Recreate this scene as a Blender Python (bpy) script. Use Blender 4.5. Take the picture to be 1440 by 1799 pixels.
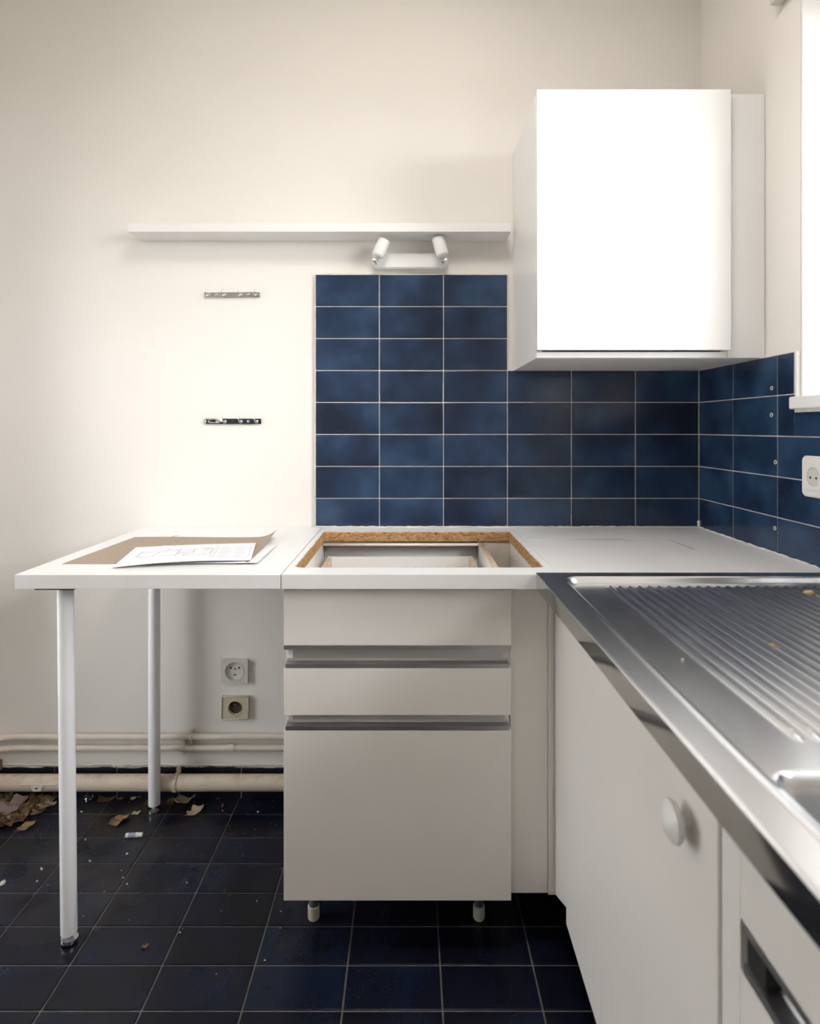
import bpy, bmesh, math, random
from mathutils import Vector, Matrix, Euler
random.seed(7)
for o in list(bpy.data.objects): bpy.data.objects.remove(o)
scene = bpy.context.scene
C = scene.collection

# ------------------------------------------------------------------ camera
F, EYE, VX, VY = 1041.0, 1.16, 720.0, 752.0       # focal length in pixels, eye height, vanishing point
cam = bpy.data.cameras.new('camera')
cam.sensor_fit = 'VERTICAL'
cam.sensor_height = 36.0
cam.sensor_width = 36.0 * 1440 / 1799
cam.lens = F / 1799 * 36.0
cam.shift_y = -(899.5 - VY) / 1799
cam.clip_start = 0.01
cam.dof.use_dof = True
cam.dof.focus_distance = 1.75
cam.dof.aperture_fstop = 4.5
co = bpy.data.objects.new('camera', cam)
co.location = (0, 0, EYE)
co.rotation_euler = (math.pi / 2, 0, 0)
C.objects.link(co)
scene.camera = co

# ------------------------------------------------------------------ overcast daylight
w = bpy.data.worlds.new('overcast_sky')
scene.world = w
w.use_nodes = True
bgn = w.node_tree.nodes['Background']
bgn.inputs['Color'].default_value = (0.93, 0.965, 1.0, 1)
bgn.inputs['Strength'].default_value = 7.3
sun = bpy.data.lights.new('hazy_low_sun', 'SUN')
sun.energy = 4.8
sun.angle = math.radians(46)
sun.color = (1.0, 0.97, 0.93)
so = bpy.data.objects.new('hazy_low_sun', sun)
so.rotation_euler = Vector((-0.66, 0.75, -0.30)).to_track_quat('-Z', 'Y').to_euler()
so.location = (4, -4, 3)
C.objects.link(so)
FILL_GLOW = 17.0               # glow of the unseen ceiling lamp added as fill light
vs = scene.view_settings
vs.view_transform = 'Standard'
vs.look = 'None'
vs.gamma = 1.0
vs.use_curve_mapping = False
vs.exposure = 0.0


# ------------------------------------------------------------------ helpers
def P(px, py, y):
    return Vector(((px - VX) * y / F, y, EYE - (py - VY) * y / F))


def floor_pt(px, py, z=0.0):
    y = F * (EYE - z) / (py - VY)
    return Vector(((px - VX) * y / F, y, z))


def tag(o, label, cat, group=None):
    o['label'] = label
    o['category'] = cat
    if group:
        o['group'] = group
    return o


def empty(name, loc=(0, 0, 0), rz=0.0):
    o = bpy.data.objects.new(name, None)
    o.empty_display_size = 0.05
    o.location = loc
    o.rotation_euler = (0, 0, rz)
    C.objects.link(o)
    return o


def base_of(p):
    v = Vector((0, 0, 0))
    while p is not None:
        v += p.location
        p = p.parent
    return v


class MB:
    def __init__(self):
        self.bm = bmesh.new()

    def box(self, x0, x1, y0, y1, z0, z1, bev=0.0):
        b = self.bm
        vs_ = [b.verts.new(p) for p in ((x0, y0, z0), (x1, y0, z0), (x1, y1, z0), (x0, y1, z0),
                                        (x0, y0, z1), (x1, y0, z1), (x1, y1, z1), (x0, y1, z1))]
        fs = [b.faces.new([vs_[i] for i in f]) for f in ((3, 2, 1, 0), (4, 5, 6, 7), (0, 1, 5, 4), (1, 2, 6, 5),
                                                        (2, 3, 7, 6), (3, 0, 4, 7))]
        if bev:
            es = set(e for f in fs for e in f.edges)
            bmesh.ops.bevel(b, geom=list(es), offset=bev, segments=2, profile=0.5, affect='EDGES')
        return self

    def prism(self, pts, axis, a0, a1):
        """extrude a 2D polygon along axis ('x','y','z') from a0 to a1"""
        def mk(p, a):
            if axis == 'x': return (a, p[0], p[1])
            if axis == 'y': return (p[0], a, p[1])
            return (p[0], p[1], a)
        v0 = [self.bm.verts.new(mk(p, a0)) for p in pts]
        v1 = [self.bm.verts.new(mk(p, a1)) for p in pts]
        n = len(pts)
        fs = [self.bm.faces.new(v0), self.bm.faces.new(v1[::-1])]
        for i in range(n):
            fs.append(self.bm.faces.new((v0[i], v1[i], v1[(i + 1) % n], v0[(i + 1) % n])))
        bmesh.ops.recalc_face_normals(self.bm, faces=fs)
        return self

    def tube(self, pts, rads, n=20, cap=True):
        """round tube through points, one radius per point (or a single one)"""
        pts = [Vector(p) for p in pts]
        if not hasattr(rads, '__len__'): rads = [rads] * len(pts)
        rings = []
        up = None
        for i, p in enumerate(pts):
            if i == 0: t = pts[1] - pts[0]
            elif i == len(pts) - 1: t = pts[-1] - pts[-2]
            else: t = (pts[i + 1] - p).normalized() + (p - pts[i - 1]).normalized()
            if t.length < 1e-9: t = pts[i + 1] - pts[i - 1]
            t.normalize()
            if up is None:
                up = Vector((0, 0, 1)) if abs(t.z) < 0.9 else Vector((1, 0, 0))
            u = (up - t * up.dot(t)).normalized()
            v = t.cross(u)
            up = u
            rings.append([self.bm.verts.new(p + (u * math.cos(2 * math.pi * k / n) + v * math.sin(2 * math.pi * k / n)) * rads[i])
                          for k in range(n)])
        fs = []
        for a, b in zip(rings, rings[1:]):
            for k in range(n):
                fs.append(self.bm.faces.new((a[k], a[(k + 1) % n], b[(k + 1) % n], b[k])))
        if cap:
            fs.append(self.bm.faces.new(rings[0][::-1]))
            fs.append(self.bm.faces.new(rings[-1]))
        bmesh.ops.recalc_face_normals(self.bm, faces=fs)
        return self

    def lathe(self, prof, origin, axis, n=32):
        """prof = [(distance along axis, radius)], revolved about axis through origin"""
        origin = Vector(origin); axis = Vector(axis).normalized()
        pts = [origin + axis * a for a, r in prof]
        ref = Vector((0, 0, 1)) if abs(axis.z) < 0.9 else Vector((1, 0, 0))
        u = (ref - axis * ref.dot(axis)).normalized()
        v = axis.cross(u)
        rings = []
        for p, (a, r) in zip(pts, prof):
            if r < 1e-6:
                rings.append([self.bm.verts.new(p)])
            else:
                rings.append([self.bm.verts.new(p + (u * math.cos(2 * math.pi * k / n) + v * math.sin(2 * math.pi * k / n)) * r)
                              for k in range(n)])
        fs = []
        for a, b in zip(rings, rings[1:]):
            for k in range(n):
                if len(a) == 1 and len(b) == 1: continue
                if len(a) == 1: fs.append(self.bm.faces.new((a[0], b[(k + 1) % n], b[k])))
                elif len(b) == 1: fs.append(self.bm.faces.new((a[k], a[(k + 1) % n], b[0])))
                else: fs.append(self.bm.faces.new((a[k], a[(k + 1) % n], b[(k + 1) % n], b[k])))
        if len(rings[0]) > 1: fs.append(self.bm.faces.new(rings[0][::-1]))
        if len(rings[-1]) > 1: fs.append(self.bm.faces.new(rings[-1]))
        bmesh.ops.recalc_face_normals(self.bm, faces=fs)
        return self

    def sheet(self, fn, nu, nv, thick=0.0):
        """grid of fn(u,v) with u,v in 0..1; with thickness it is closed"""
        top = [[self.bm.verts.new(fn(i / nu, j / nv)) for j in range(nv + 1)] for i in range(nu + 1)]
        fs = []
        for i in range(nu):
            for j in range(nv):
                fs.append(self.bm.faces.new((top[i][j], top[i + 1][j], top[i + 1][j + 1], top[i][j + 1])))
        if thick:
            bot = [[self.bm.verts.new(v.co - Vector((0, 0, thick))) for v in r] for r in top]
            for i in range(nu):
                for j in range(nv):
                    fs.append(self.bm.faces.new((bot[i][j], bot[i][j + 1], bot[i + 1][j + 1], bot[i + 1][j])))
            for i in range(nu):
                fs.append(self.bm.faces.new((top[i][0], bot[i][0], bot[i + 1][0], top[i + 1][0])))
                fs.append(self.bm.faces.new((top[i][nv], top[i + 1][nv], bot[i + 1][nv], bot[i][nv])))
            for j in range(nv):
                fs.append(self.bm.faces.new((top[0][j], top[0][j + 1], bot[0][j + 1], bot[0][j])))
                fs.append(self.bm.faces.new((top[nu][j], bot[nu][j], bot[nu][j + 1], top[nu][j + 1])))
        return self

    def mesh(self, name, mat, offset=None, smooth=False, angle=20):
        if offset is not None:
            bmesh.ops.translate(self.bm, verts=self.bm.verts, vec=-offset)
        me = bpy.data.meshes.new(name)
        if smooth:
            for f in self.bm.faces: f.smooth = True
            for e in self.bm.edges:
                if len(e.link_faces) == 2 and e.calc_face_angle(0) > math.radians(angle): e.smooth = False
        self.bm.to_mesh(me)
        self.bm.free()
        if mat: me.materials.append(mat)
        return me

    def build(self, name, mat, parent=None, smooth=True, local=False, loc=None):
        off = None
        if parent is not None and not local: off = base_of(parent)
        if loc is not None: off = (off or Vector((0, 0, 0))) * 0 + Vector(loc)
        me = self.mesh(name, mat, off, smooth)
        o = bpy.data.objects.new(name, me)
        if loc is not None: o.location = Vector(loc) - (base_of(parent) if parent else Vector((0, 0, 0)))
        C.objects.link(o)
        if parent is not None: o.parent = parent
        return o


def add_obj(name, me, loc, rot, parent=None):
    o = bpy.data.objects.new(name, me)
    o.location = loc
    o.rotation_euler = rot
    C.objects.link(o)
    if parent: o.parent = parent
    return o


# ------------------------------------------------------------------ materials
class NT:
    def __init__(self, name):
        self.m = bpy.data.materials.new(name)
        self.m.use_nodes = True
        self.t = self.m.node_tree
        self.b = self.t.nodes['Principled BSDF']

    def n(self, typ, **kw):
        nd = self.t.nodes.new(typ)
        for k, v in kw.items():
            if hasattr(nd, k): setattr(nd, k, v)
            else: nd.inputs[k.replace('_', ' ')].default_value = v
        return nd

    def l(self, a, b): self.t.links.new(a, b)

    def coord(self, kind='Object'):
        return self.n('ShaderNodeTexCoord').outputs[kind]

    def noise(self, vec, scale, detail=3, rough=0.5, w=None, stretch=None):
        if stretch:
            mp = self.n('ShaderNodeMapping'); mp.inputs['Scale'].default_value = stretch
            self.l(vec, mp.inputs['Vector']); vec = mp.outputs[0]
        nd = self.n('ShaderNodeTexNoise')
        if w is not None:
            nd.noise_dimensions = '4D'; self.l(w, nd.inputs['W'])
        nd.inputs['Scale'].default_value = scale
        nd.inputs['Detail'].default_value = detail
        nd.inputs['Roughness'].default_value = rough
        self.l(vec, nd.inputs['Vector'])
        return nd.outputs['Fac']

    def ramp(self, fac, stops):
        r = self.n('ShaderNodeValToRGB')
        el = r.color_ramp.elements
        while len(el) < len(stops): el.new(0.5)
        for e, (p, c) in zip(el, stops):
            e.position = p
            e.color = (c[0], c[1], c[2], 1) if hasattr(c, '__len__') else (c, c, c, 1)
        self.l(fac, r.inputs['Fac'])
        return r.outputs['Color']

    def mix(self, fac, a, b):
        m = self.n('ShaderNodeMix'); m.data_type = 'RGBA'
        for sock, val in ((m.inputs[0], fac), (m.inputs[6], a), (m.inputs[7], b)):
            if hasattr(val, 'is_linked') or hasattr(val, 'links'): self.l(val, sock)
            elif hasattr(val, '__len__'): sock.default_value = (val[0], val[1], val[2], 1)
            else: sock.default_value = val
        return m.outputs[2]

    def math(self, op, a, b=None):
        m = self.n('ShaderNodeMath'); m.operation = op
        for i, val in enumerate((a, b)):
            if val is None: continue
            if hasattr(val, 'links'): self.l(val, m.inputs[i])
            else: m.inputs[i].default_value = val
        return m.outputs[0]

    def bump(self, h, strength=0.2, dist=0.002):
        b = self.n('ShaderNodeBump')
        b.inputs['Strength'].default_value = strength
        b.inputs['Distance'].default_value = dist
        self.l(h, b.inputs['Height'])
        self.l(b.outputs[0], self.b.inputs['Normal'])

    def set(self, color=None, rough=None, metal=None, spec=None, coat=None):
        i = self.b.inputs
        if color is not None:
            if hasattr(color, 'links'): self.l(color, i['Base Color'])
            else: i['Base Color'].default_value = (*color, 1)
        if rough is not None:
            if hasattr(rough, 'links'): self.l(rough, i['Roughness'])
            else: i['Roughness'].default_value = rough
        if metal is not None: i['Metallic'].default_value = metal
        if spec is not None: i['Specular IOR Level'].default_value = spec
        if coat is not None: i['Coat Weight'].default_value = coat
        return self


def plain(name, color, rough=0.5, metal=0.0, var=0.04, scale=6, bump=0.0, spec=0.5):
    t = NT(name)
    v = t.coord('Object')
    n = t.noise(v, scale, 4)
    a = tuple(max(0, c * (1 - var)) for c in color)
    b = tuple(min(1, c * (1 + var)) for c in color)
    t.set(t.ramp(n, [(0.3, a), (0.7, b)]), rough, metal, spec)
    if bump: t.bump(t.noise(v, 120, 3), bump, 0.001)
    return t.m


M = {}
# warm white emulsion on plaster
t = NT('wall_paint'); v = t.coord('Object')
t.set(t.ramp(t.noise(v, 1.7, 4), [(0.3, (0.780, 0.748, 0.704)), (0.7, (0.810, 0.778, 0.736))]), 0.62, 0, 0.3)
t.bump(t.noise(v, 70, 5, 0.6), 0.10, 0.002); M['wall'] = t.m
M['ceiling'] = plain('ceiling_paint', (0.88, 0.85, 0.80), 0.8)
M['reveal'] = plain('window_paint', (0.86, 0.86, 0.85), 0.4)
M['ground'] = plain('outdoor_ground', (0.58, 0.53, 0.46), 0.9)


def tile_mat(name, dark, mid, light, rough, bumpy, dirt=False, spec=0.5):
    t = NT(name)
    v = t.coord('Object')
    rnd = t.n('ShaderNodeObjectInfo').outputs['Random']
    wv = t.math('MULTIPLY', rnd, 37.0)
    big = t.noise(v, 7.0, 2, 0.5, wv)
    fine = t.noise(v, 260, 3, 0.6)
    fac = t.math('ADD', big, t.math('MULTIPLY', t.math('SUBTRACT', fine, 0.5), 0.35))
    fac = t.math('ADD', fac, t.math('MULTIPLY', t.math('SUBTRACT', rnd, 0.5), 0.16))
    col = t.ramp(fac, [(0.28, dark), (0.5, mid), (0.74, light)])
    rg = rough
    if dirt:
        pos = t.n('ShaderNodeNewGeometry').outputs['Position']
        # dusty, scuffed stain under the table
        sub = t.n('ShaderNodeVectorMath'); sub.operation = 'DISTANCE'
        t.l(pos, sub.inputs[0]); sub.inputs[1].default_value = (-0.86, 1.72, 0)
        near = t.ramp(sub.outputs['Value'], [(0.06, 1.0), (0.42, 0.0)])
        d = t.noise(pos, 7, 5, 0.6)
        dd = t.math('MULTIPLY', t.ramp(d, [(0.38, 0.0), (0.72, 1.0)]), near)
        col = t.mix(t.math('MULTIPLY', dd, 0.50), col, (0.120, 0.100, 0.080))
        sc = t.ramp(t.noise(pos, 420, 2, 0.5), [(0.70, 0.0), (0.78, 1.0)])
        col = t.mix(t.math('MULTIPLY', sc, 0.07), col, (0.30, 0.28, 0.25))
        rg = t.ramp(dd, [(0.0, rough), (0.9, 0.5)])
    t.set(col, rg, 0, spec)
    h = t.math('ADD', t.math('MULTIPLY', t.noise(v, 22, 2), 1.0), t.math('MULTIPLY', t.noise(v, 190, 2), 0.25))
    t.bump(h, bumpy, 0.002)
    return t.m


M['wall_tile'] = tile_mat('blue_wall_tile', (0.009, 0.015, 0.034), (0.015, 0.034, 0.078), (0.034, 0.076, 0.150), 0.16, 0.09)
M['floor_tile'] = tile_mat('dark_floor_tile', (0.0045, 0.0048, 0.008), (0.006, 0.0075, 0.017), (0.008, 0.015, 0.036), 0.26, 0.05, True, 0.32)
M['wall_grout'] = plain('wall_grout', (0.62, 0.59, 0.55), 0.85, var=0.15, scale=40)
M['floor_grout'] = plain('floor_grout', (0.155, 0.145, 0.130), 0.9, var=0.3, scale=30)

t = NT('painted_baseboard_tile'); v = t.coord('Object')
pos = t.n('ShaderNodeNewGeometry').outputs['Position']
z = t.n('ShaderNodeSeparateXYZ'); t.l(pos, z.inputs[0])
edge = t.math('ADD', z.outputs['Z'], t.math('MULTIPLY', t.math('SUBTRACT', t.noise(pos, 38, 5, 0.7, stretch=(0.35, 1, 1.4)), 0.5), 0.020))
t.set(t.mix(t.ramp(edge, [(0.0985, 0.0), (0.1000, 1.0)]), (0.006, 0.009, 0.02), (0.62, 0.58, 0.52)), 0.3); M['base_tile'] = t.m

M['white'] = plain('white_laminate', (0.80, 0.795, 0.785), 0.34, var=0.012, scale=3, bump=0.02)
M['white_gloss'] = plain('white_lacquer', (0.83, 0.825, 0.82), 0.22, var=0.01, scale=3)
M['front'] = plain('cabinet_front_laminate', (0.82, 0.785, 0.742), 0.38, var=0.02, scale=4, bump=0.02)
M['carcass'] = plain('carcass_melamine', (0.80, 0.775, 0.74), 0.45, var=0.02)
M['grey_board'] = plain('bare_grey_board', (0.60, 0.54, 0.47), 0.7, var=0.15, scale=18)

t = NT('scuffed_worktop'); v = t.coord('Object')
col = t.ramp(t.noise(v, 3, 4), [(0.3, (0.78, 0.778, 0.772)), (0.7, (0.805, 0.803, 0.798))])
mk = t.ramp(t.noise(v, 95, 3, 0.7), [(0.735, 0.0), (0.77, 1.0)])
t.set(t.mix(t.math('MULTIPLY', mk, 0.45), col, (0.25, 0.2, 0.16)), 0.36); t.bump(t.noise(v, 160, 3), 0.03, 0.001); M['worktop'] = t.m

t = NT('chipboard'); v = t.coord('Object')
a = t.noise(v, 130, 4, 0.75, stretch=(0.6, 0.6, 1.5)); b = t.noise(v, 24, 4, 0.6)
col = t.ramp(a, [(0.32, (0.10, 0.045, 0.018)), (0.45, (0.40, 0.21, 0.08)), (0.72, (0.66, 0.42, 0.20))])
t.set(t.mix(t.ramp(b, [(0.55, 0.0), (0.75, 0.55)]), col, (0.17, 0.085, 0.04)), 0.85); t.bump(a, 0.6, 0.003); M['chip'] = t.m
M['board_edge'] = plain('beige_board_edge', (0.62, 0.47, 0.34), 0.7, var=0.2, scale=60)
M['dark_wood'] = plain('dark_plywood', (0.16, 0.075, 0.035), 0.6, var=0.3, scale=40)


def steel(name, col, rough, scale=(2, 60, 2), lo=None, marks=0.0):
    t = NT(name); v = t.coord('Object')
    n = t.noise(v, 14, 3, 0.5, stretch=scale)
    sm = t.noise(v, 3.5, 2, 0.5)
    r = t.ramp(t.math('ADD', t.math('MULTIPLY', n, 0.5), t.math('MULTIPLY', sm, 0.5)), [(0.2, lo if lo else rough * 0.6), (0.8, rough)])
    c = t.ramp(sm, [(0.2, tuple(x * 0.92 for x in col)), (0.8, col)])
    if marks:      # fine wiping scratches along the board
        mk = t.ramp(t.noise(v, 30, 3, 0.6, stretch=(6, 0.8, 1)), [(0.45, 0.0), (0.80, 1.0)])
        c = t.mix(t.math('MULTIPLY', mk, marks), c, (0.93, 0.93, 0.93))
    t.set(c, r, 1.0)
    return t.m


M['steel'] = steel('scuffed_sink_steel', (0.84, 0.845, 0.855), 0.29, (2, 0.8, 1), 0.21, 0.10)
M['steel_lip'] = steel('polished_steel_edge', (0.66, 0.66, 0.65), 0.12, (1, 1, 1), 0.06)
M['alu'] = steel('anodised_aluminium', (0.60, 0.60, 0.61), 0.42, (1, 40, 40), 0.30)
M['chrome'] = steel('chrome', (0.82, 0.82, 0.83), 0.12, (1, 1, 1), 0.05)
M['nickel'] = steel('brushed_nickel', (0.62, 0.61, 0.59), 0.38, (2, 40, 40), 0.25)
M['dark_reflection'] = plain('painted_rail_reflection', (0.014, 0.020, 0.036), 0.16, 0.0, 0.5, 30)  # the chrome rail's dark floor reflection, put into its base colour
M['leg_paint'] = plain('white_leg_paint', (0.88, 0.88, 0.90), 0.35, var=0.01)
M['pipe'] = plain('painted_pipe', (0.72, 0.65, 0.56), 0.42, var=0.05, scale=14, bump=0.06)
t = NT('dirty_drain_pipe'); v = t.coord('Object')
dz = t.n('ShaderNodeSeparateXYZ'); t.l(t.n('ShaderNodeNewGeometry').outputs['Normal'], dz.inputs[0])
d = t.math('MULTIPLY', t.ramp(t.noise(v, 26, 6, 0.7), [(0.46, 0.0), (0.72, 1.0)]), t.ramp(dz.outputs['Z'], [(0.0, 0.0), (0.8, 1.0)]))
t.set(t.mix(t.math('MULTIPLY', d, 0.6), (0.70, 0.60, 0.48), (0.36, 0.25, 0.16)), 0.45); t.bump(t.noise(v, 45, 5, 0.7), 0.15, 0.002); M['drain'] = t.m
M['plastic'] = plain('white_plastic', (0.80, 0.79, 0.77), 0.3, var=0.01)
M['plastic_grey'] = plain('grey_white_plastic', (0.62, 0.60, 0.57), 0.4, var=0.04)
M['plastic_yellow'] = plain('yellowed_plastic', (0.56, 0.51, 0.38), 0.4, var=0.06)
M['plastic_brown'] = plain('brown_bakelite', (0.075, 0.050, 0.038), 0.3, var=0.2)
M['black'] = plain('black_hole', (0.012, 0.012, 0.012), 0.7)
M['foot_grey'] = plain('grey_foot_rod', (0.10, 0.105, 0.10), 0.4)
M['foot_cap'] = plain('ivory_foot_cap', (0.60, 0.57, 0.50), 0.5)
M['lamp'] = plain('white_lamp_enamel', (0.84, 0.84, 0.83), 0.3, var=0.01)
M['paper'] = plain('white_paper', (0.80, 0.80, 0.84), 0.8, var=0.01)
M['ink'] = plain('grey_print', (0.13, 0.135, 0.17), 0.8)
M['ink_light'] = plain('pale_print', (0.36, 0.37, 0.44), 0.8)
t = NT('kraft_board'); v = t.coord('Object')
t.set(t.ramp(t.noise(v, 180, 4, 0.7), [(0.3, (0.315, 0.245, 0.185)), (0.7, (0.405, 0.325, 0.255))]), 0.9); M['kraft'] = t.m
M['caulk'] = plain('white_caulk', (0.72, 0.70, 0.66), 0.7, var=0.1, scale=50)


def leaf_mat(name, a, b):
    t = NT(name); v = t.coord('Object')
    t.set(t.ramp(t.noise(v, 60, 4, 0.6), [(0.3, a), (0.7, b)]), 0.75)
    t.bump(t.noise(v, 140, 3), 0.4, 0.002)
    return t.m


M['leaf_a'] = leaf_mat('dry_leaf_tan', (0.21, 0.125, 0.055), (0.36, 0.24, 0.12))
M['leaf_b'] = leaf_mat('dry_leaf_brown', (0.10, 0.052, 0.026), (0.22, 0.125, 0.06))
M['leaf_c'] = leaf_mat('dry_leaf_mauve', (0.19, 0.13, 0.125), (0.30, 0.22, 0.21))
M['leaf_d'] = leaf_mat('dry_leaf_pale', (0.40, 0.31, 0.19), (0.58, 0.48, 0.33))
M['crumb'] = plain('plaster_crumb', (0.58, 0.54, 0.47), 0.9, var=0.35, scale=3)
M['nut'] = plain('nut_shell', (0.50, 0.35, 0.22), 0.7, var=0.3, scale=90, bump=0.4)
t = NT('fill_lamp_glow')  # emissive glass of the added fill lamp
t.set((0.85, 0.85, 0.83), 0.3); t.b.inputs['Emission Color'].default_value = (1.0, 0.95, 0.90, 1)
t.b.inputs['Emission Strength'].default_value = FILL_GLOW; M['opal'] = t.m
t = NT('window_glass')
out = t.t.nodes['Material Output']
tr = t.n('ShaderNodeBsdfTransparent'); gl = t.n('ShaderNodeBsdfGlossy'); gl.inputs['Roughness'].default_value = 0.02
fr = t.n('ShaderNodeFresnel'); fr.inputs['IOR'].default_value = 1.25
mx = t.n('ShaderNodeMixShader'); t.l(fr.outputs[0], mx.inputs[0]); t.l(tr.outputs[0], mx.inputs[1]); t.l(gl.outputs[0], mx.inputs[2])
t.l(mx.outputs[0], out.inputs['Surface']); M['glass'] = t.m
t = NT('clear_wrap'); out = t.t.nodes['Material Output']
tr = t.n('ShaderNodeBsdfTransparent'); gl = t.n('ShaderNodeBsdfGlossy'); gl.inputs['Roughness'].default_value = 0.1
mx = t.n('ShaderNodeMixShader'); mx.inputs[0].default_value = 0.3; t.l(tr.outputs[0], mx.inputs[1]); t.l(gl.outputs[0], mx.inputs[2])
t.l(mx.outputs[0], out.inputs['Surface']); M['wrap'] = t.m

# ------------------------------------------------------------------ setting
YB, YT = 1.862, 1.852          # back wall plaster / tile face
XR, XT = 0.914, 0.903          # right wall plaster / tile face
XL = -1.47                     # left wall
YF, ZC = -1.45, 2.55           # wall behind the camera, ceiling
TOP = 0.849                    # worktop level


def struct(name, mb, mat, parent=None, smooth=False):
    o = mb.build(name, mat, parent, smooth)
    o['kind'] = 'structure'
    return o


floor = struct('floor', MB().box(XL - 0.25, XR + 0.30, YF - 0.15, YB + 0.15, -0.12, -0.0022), M['floor_grout'])
ceiling = struct('ceiling', MB().box(XL - 0.25, XR + 0.30, YF - 0.15, YB + 0.15, ZC, ZC + 0.12), M['ceiling'])
wall_back = struct('wall_back', MB().box(XL - 0.25, XR + 0.30, YB, YB + 0.15, -0.002, ZC), M['wall'])
wall_front = struct('wall_front', MB().box(XL - 0.25, XR + 0.30, YF - 0.15, YF, -0.002, ZC), M['wall'])
# right wall with its wide window opening
WY0, WY1, WZ0, WZ1, WTH = -0.34, 1.387, 1.215, 2.20, 0.30
mb = MB()
mb.box(XR, XR + WTH, YF, WY0, -0.002, ZC).box(XR, XR + WTH, WY1, YB, -0.002, ZC)
mb.box(XR, XR + WTH, WY0, WY1, -0.002, WZ0).box(XR, XR + WTH, WY0, WY1, WZ1, ZC)
wall_right = struct('wall_right', mb, M['wall'])
# left wall with a glazed garden door close to the back corner
HY0, HY1, HZ0, HZ1 = 0.94, 1.50, 0.0, 1.95
mb = MB()
mb.box(XL - 0.25, XL, YF, HY0, -0.002, ZC).box(XL - 0.25, XL, HY1, YB, -0.002, ZC)
mb.box(XL - 0.25, XL, HY0, HY1, -0.002, HZ0).box(XL - 0.25, XL, HY0, HY1, HZ1, ZC)
wall_left = struct('wall_left', mb, M['wall'])
g = MB().box(-40, 40, -40, 40, -0.60, -0.50)
struct('outdoor_ground', g, M['ground'])


# windows
def window(name, x0, x1, y0, y1, z0, z1, mull, mat, sill=None):
    fr = MB()
    b = 0.034
    fr.box(x0, x1, y0, y1, z0, z0 + b).box(x0, x1, y0, y1, z1 - b, z1)
    fr.box(x0, x1, y0, y0 + b, z0 + b, z1 - b).box(x0, x1, y1 - b, y1, z0 + b, z1 - b)
    o = struct(name, fr, mat)
    n = mull
    ys = [y0 + b + (y1 - y0 - 2 * b) * i / n for i in range(n + 1)]
    for i in range(n):
        ya, yb = ys[i], ys[i + 1]
        s = MB(); c = 0.026
        xa, xb = x0 + 0.006, x1 - 0.010
        s.box(xa, xb, ya, yb, z0 + b, z0 + b + c).box(xa, xb, ya, yb, z1 - b - c, z1 - b)
        s.box(xa, xb, ya, ya + c, z0 + b + c, z1 - b - c).box(xa, xb, yb - c, yb, z0 + b + c, z1 - b - c)
        sa = s.build('sash', mat, o, False)
        MB().box((xa + xb) / 2 - 0.002, (xa + xb) / 2 + 0.002, ya + c, yb - c, z0 + b + c, z1 - b - c).build('pane', M['glass'], sa, False)
    return o


win = window('window_1', XR + 0.17, XR + 0.225, WY0, WY1, WZ0 + 0.002, WZ1, 2, M['reveal'])
MB().box(XT - 0.014, XR + 0.17, WY0 - 0.02, 1.393, 1.2035, 1.2335, 0.004).build('window_sill', M['reveal'], win)
MB().box(XT - 0.006, XT + 0.006, WY0 - 0.01, 1.383, 1.1965, 1.2035).build('sill_bead', M['caulk'], win)
# plaster lining of the reveal (thin boards standing on the sill, painted white)
MB().box(XR + 0.001, XR + 0.17, WY1 - 0.006, WY1 - 0.0005, 1.2335, WZ1 - 0.001).build('jamb_lining', M['reveal'], win, False)
MB().box(XR + 0.001, XR + 0.17, WY0 + 0.0005, WY0 + 0.006, 1.2335, WZ1 - 0.001).build('jamb_lining', M['reveal'], win, False)
MB().box(XT + 0.003, XT + 0.0105, 1.388, 1.399, 1.2335, 1.341).build('edge_strip', M['reveal'], win, False)
dr = window('door_1', XL - 0.19, XL - 0.14, HY0, HY1, HZ0 + 0.001, HZ1, 1, M['reveal'])
MB().box(XL - 0.175, XL - 0.155, HY0 + 0.06, HY1 - 0.06, 0.06, 0.22, 0.003).build('kick_panel', M['reveal'], dr)
# out-of-view ceiling lamp, added to brighten the upper walls and worktops
cl_ = empty('fill_lamp', (0.0, 0.75, ZC - 0.0005))
tag(cl_, 'added out-of-view fill lamp of round opal glass on the kitchen ceiling', 'lamp')
MB().lathe([(0, 0.10), (0.022, 0.10), (0.024, 0.09), (0.024, 0.0)], (0.0, 0.75, ZC - 0.0005), (0, 0, -1), 32).build('fill_lamp_base', M['white'], cl_)
MB().lathe([(0.025, 0.10), (0.028, 0.245), (0.045, 0.260), (0.065, 0.242), (0.080, 0.185), (0.090, 0.09), (0.092, 0.0)], (0.0, 0.75, ZC - 0.0005), (0, 0, -1), 40).build('fill_lamp_shade', M['opal'], cl_)

# ------------------------------------------------------------------ tiles
tile_cache = {}


def tile_mesh(w_, h_, mat, th=0.009, name='tile'):
    k = (round(w_, 4), round(h_, 4), mat.name)
    if k not in tile_cache:
        m = MB().box(-w_ / 2, w_ / 2, 0, th, -h_ / 2, h_ / 2, 0.0013)
        tile_cache[k] = m.mesh(name, mat, None, False)
    return tile_cache[k]


G = 0.0024                                       # joint width
rj = random.Random(3)


def jit(): return rj.uniform(-1, 1)


X0, ZT = -0.2955, 1.640                           # left edge / top of the splashback
RX, RZ = [X0 + 0.2 * i for i in range(7)], [ZT - 0.1 * i for i in range(9)]
RX[6] = XT - 0.0005
RZ[8] = TOP + 0.001
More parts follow.
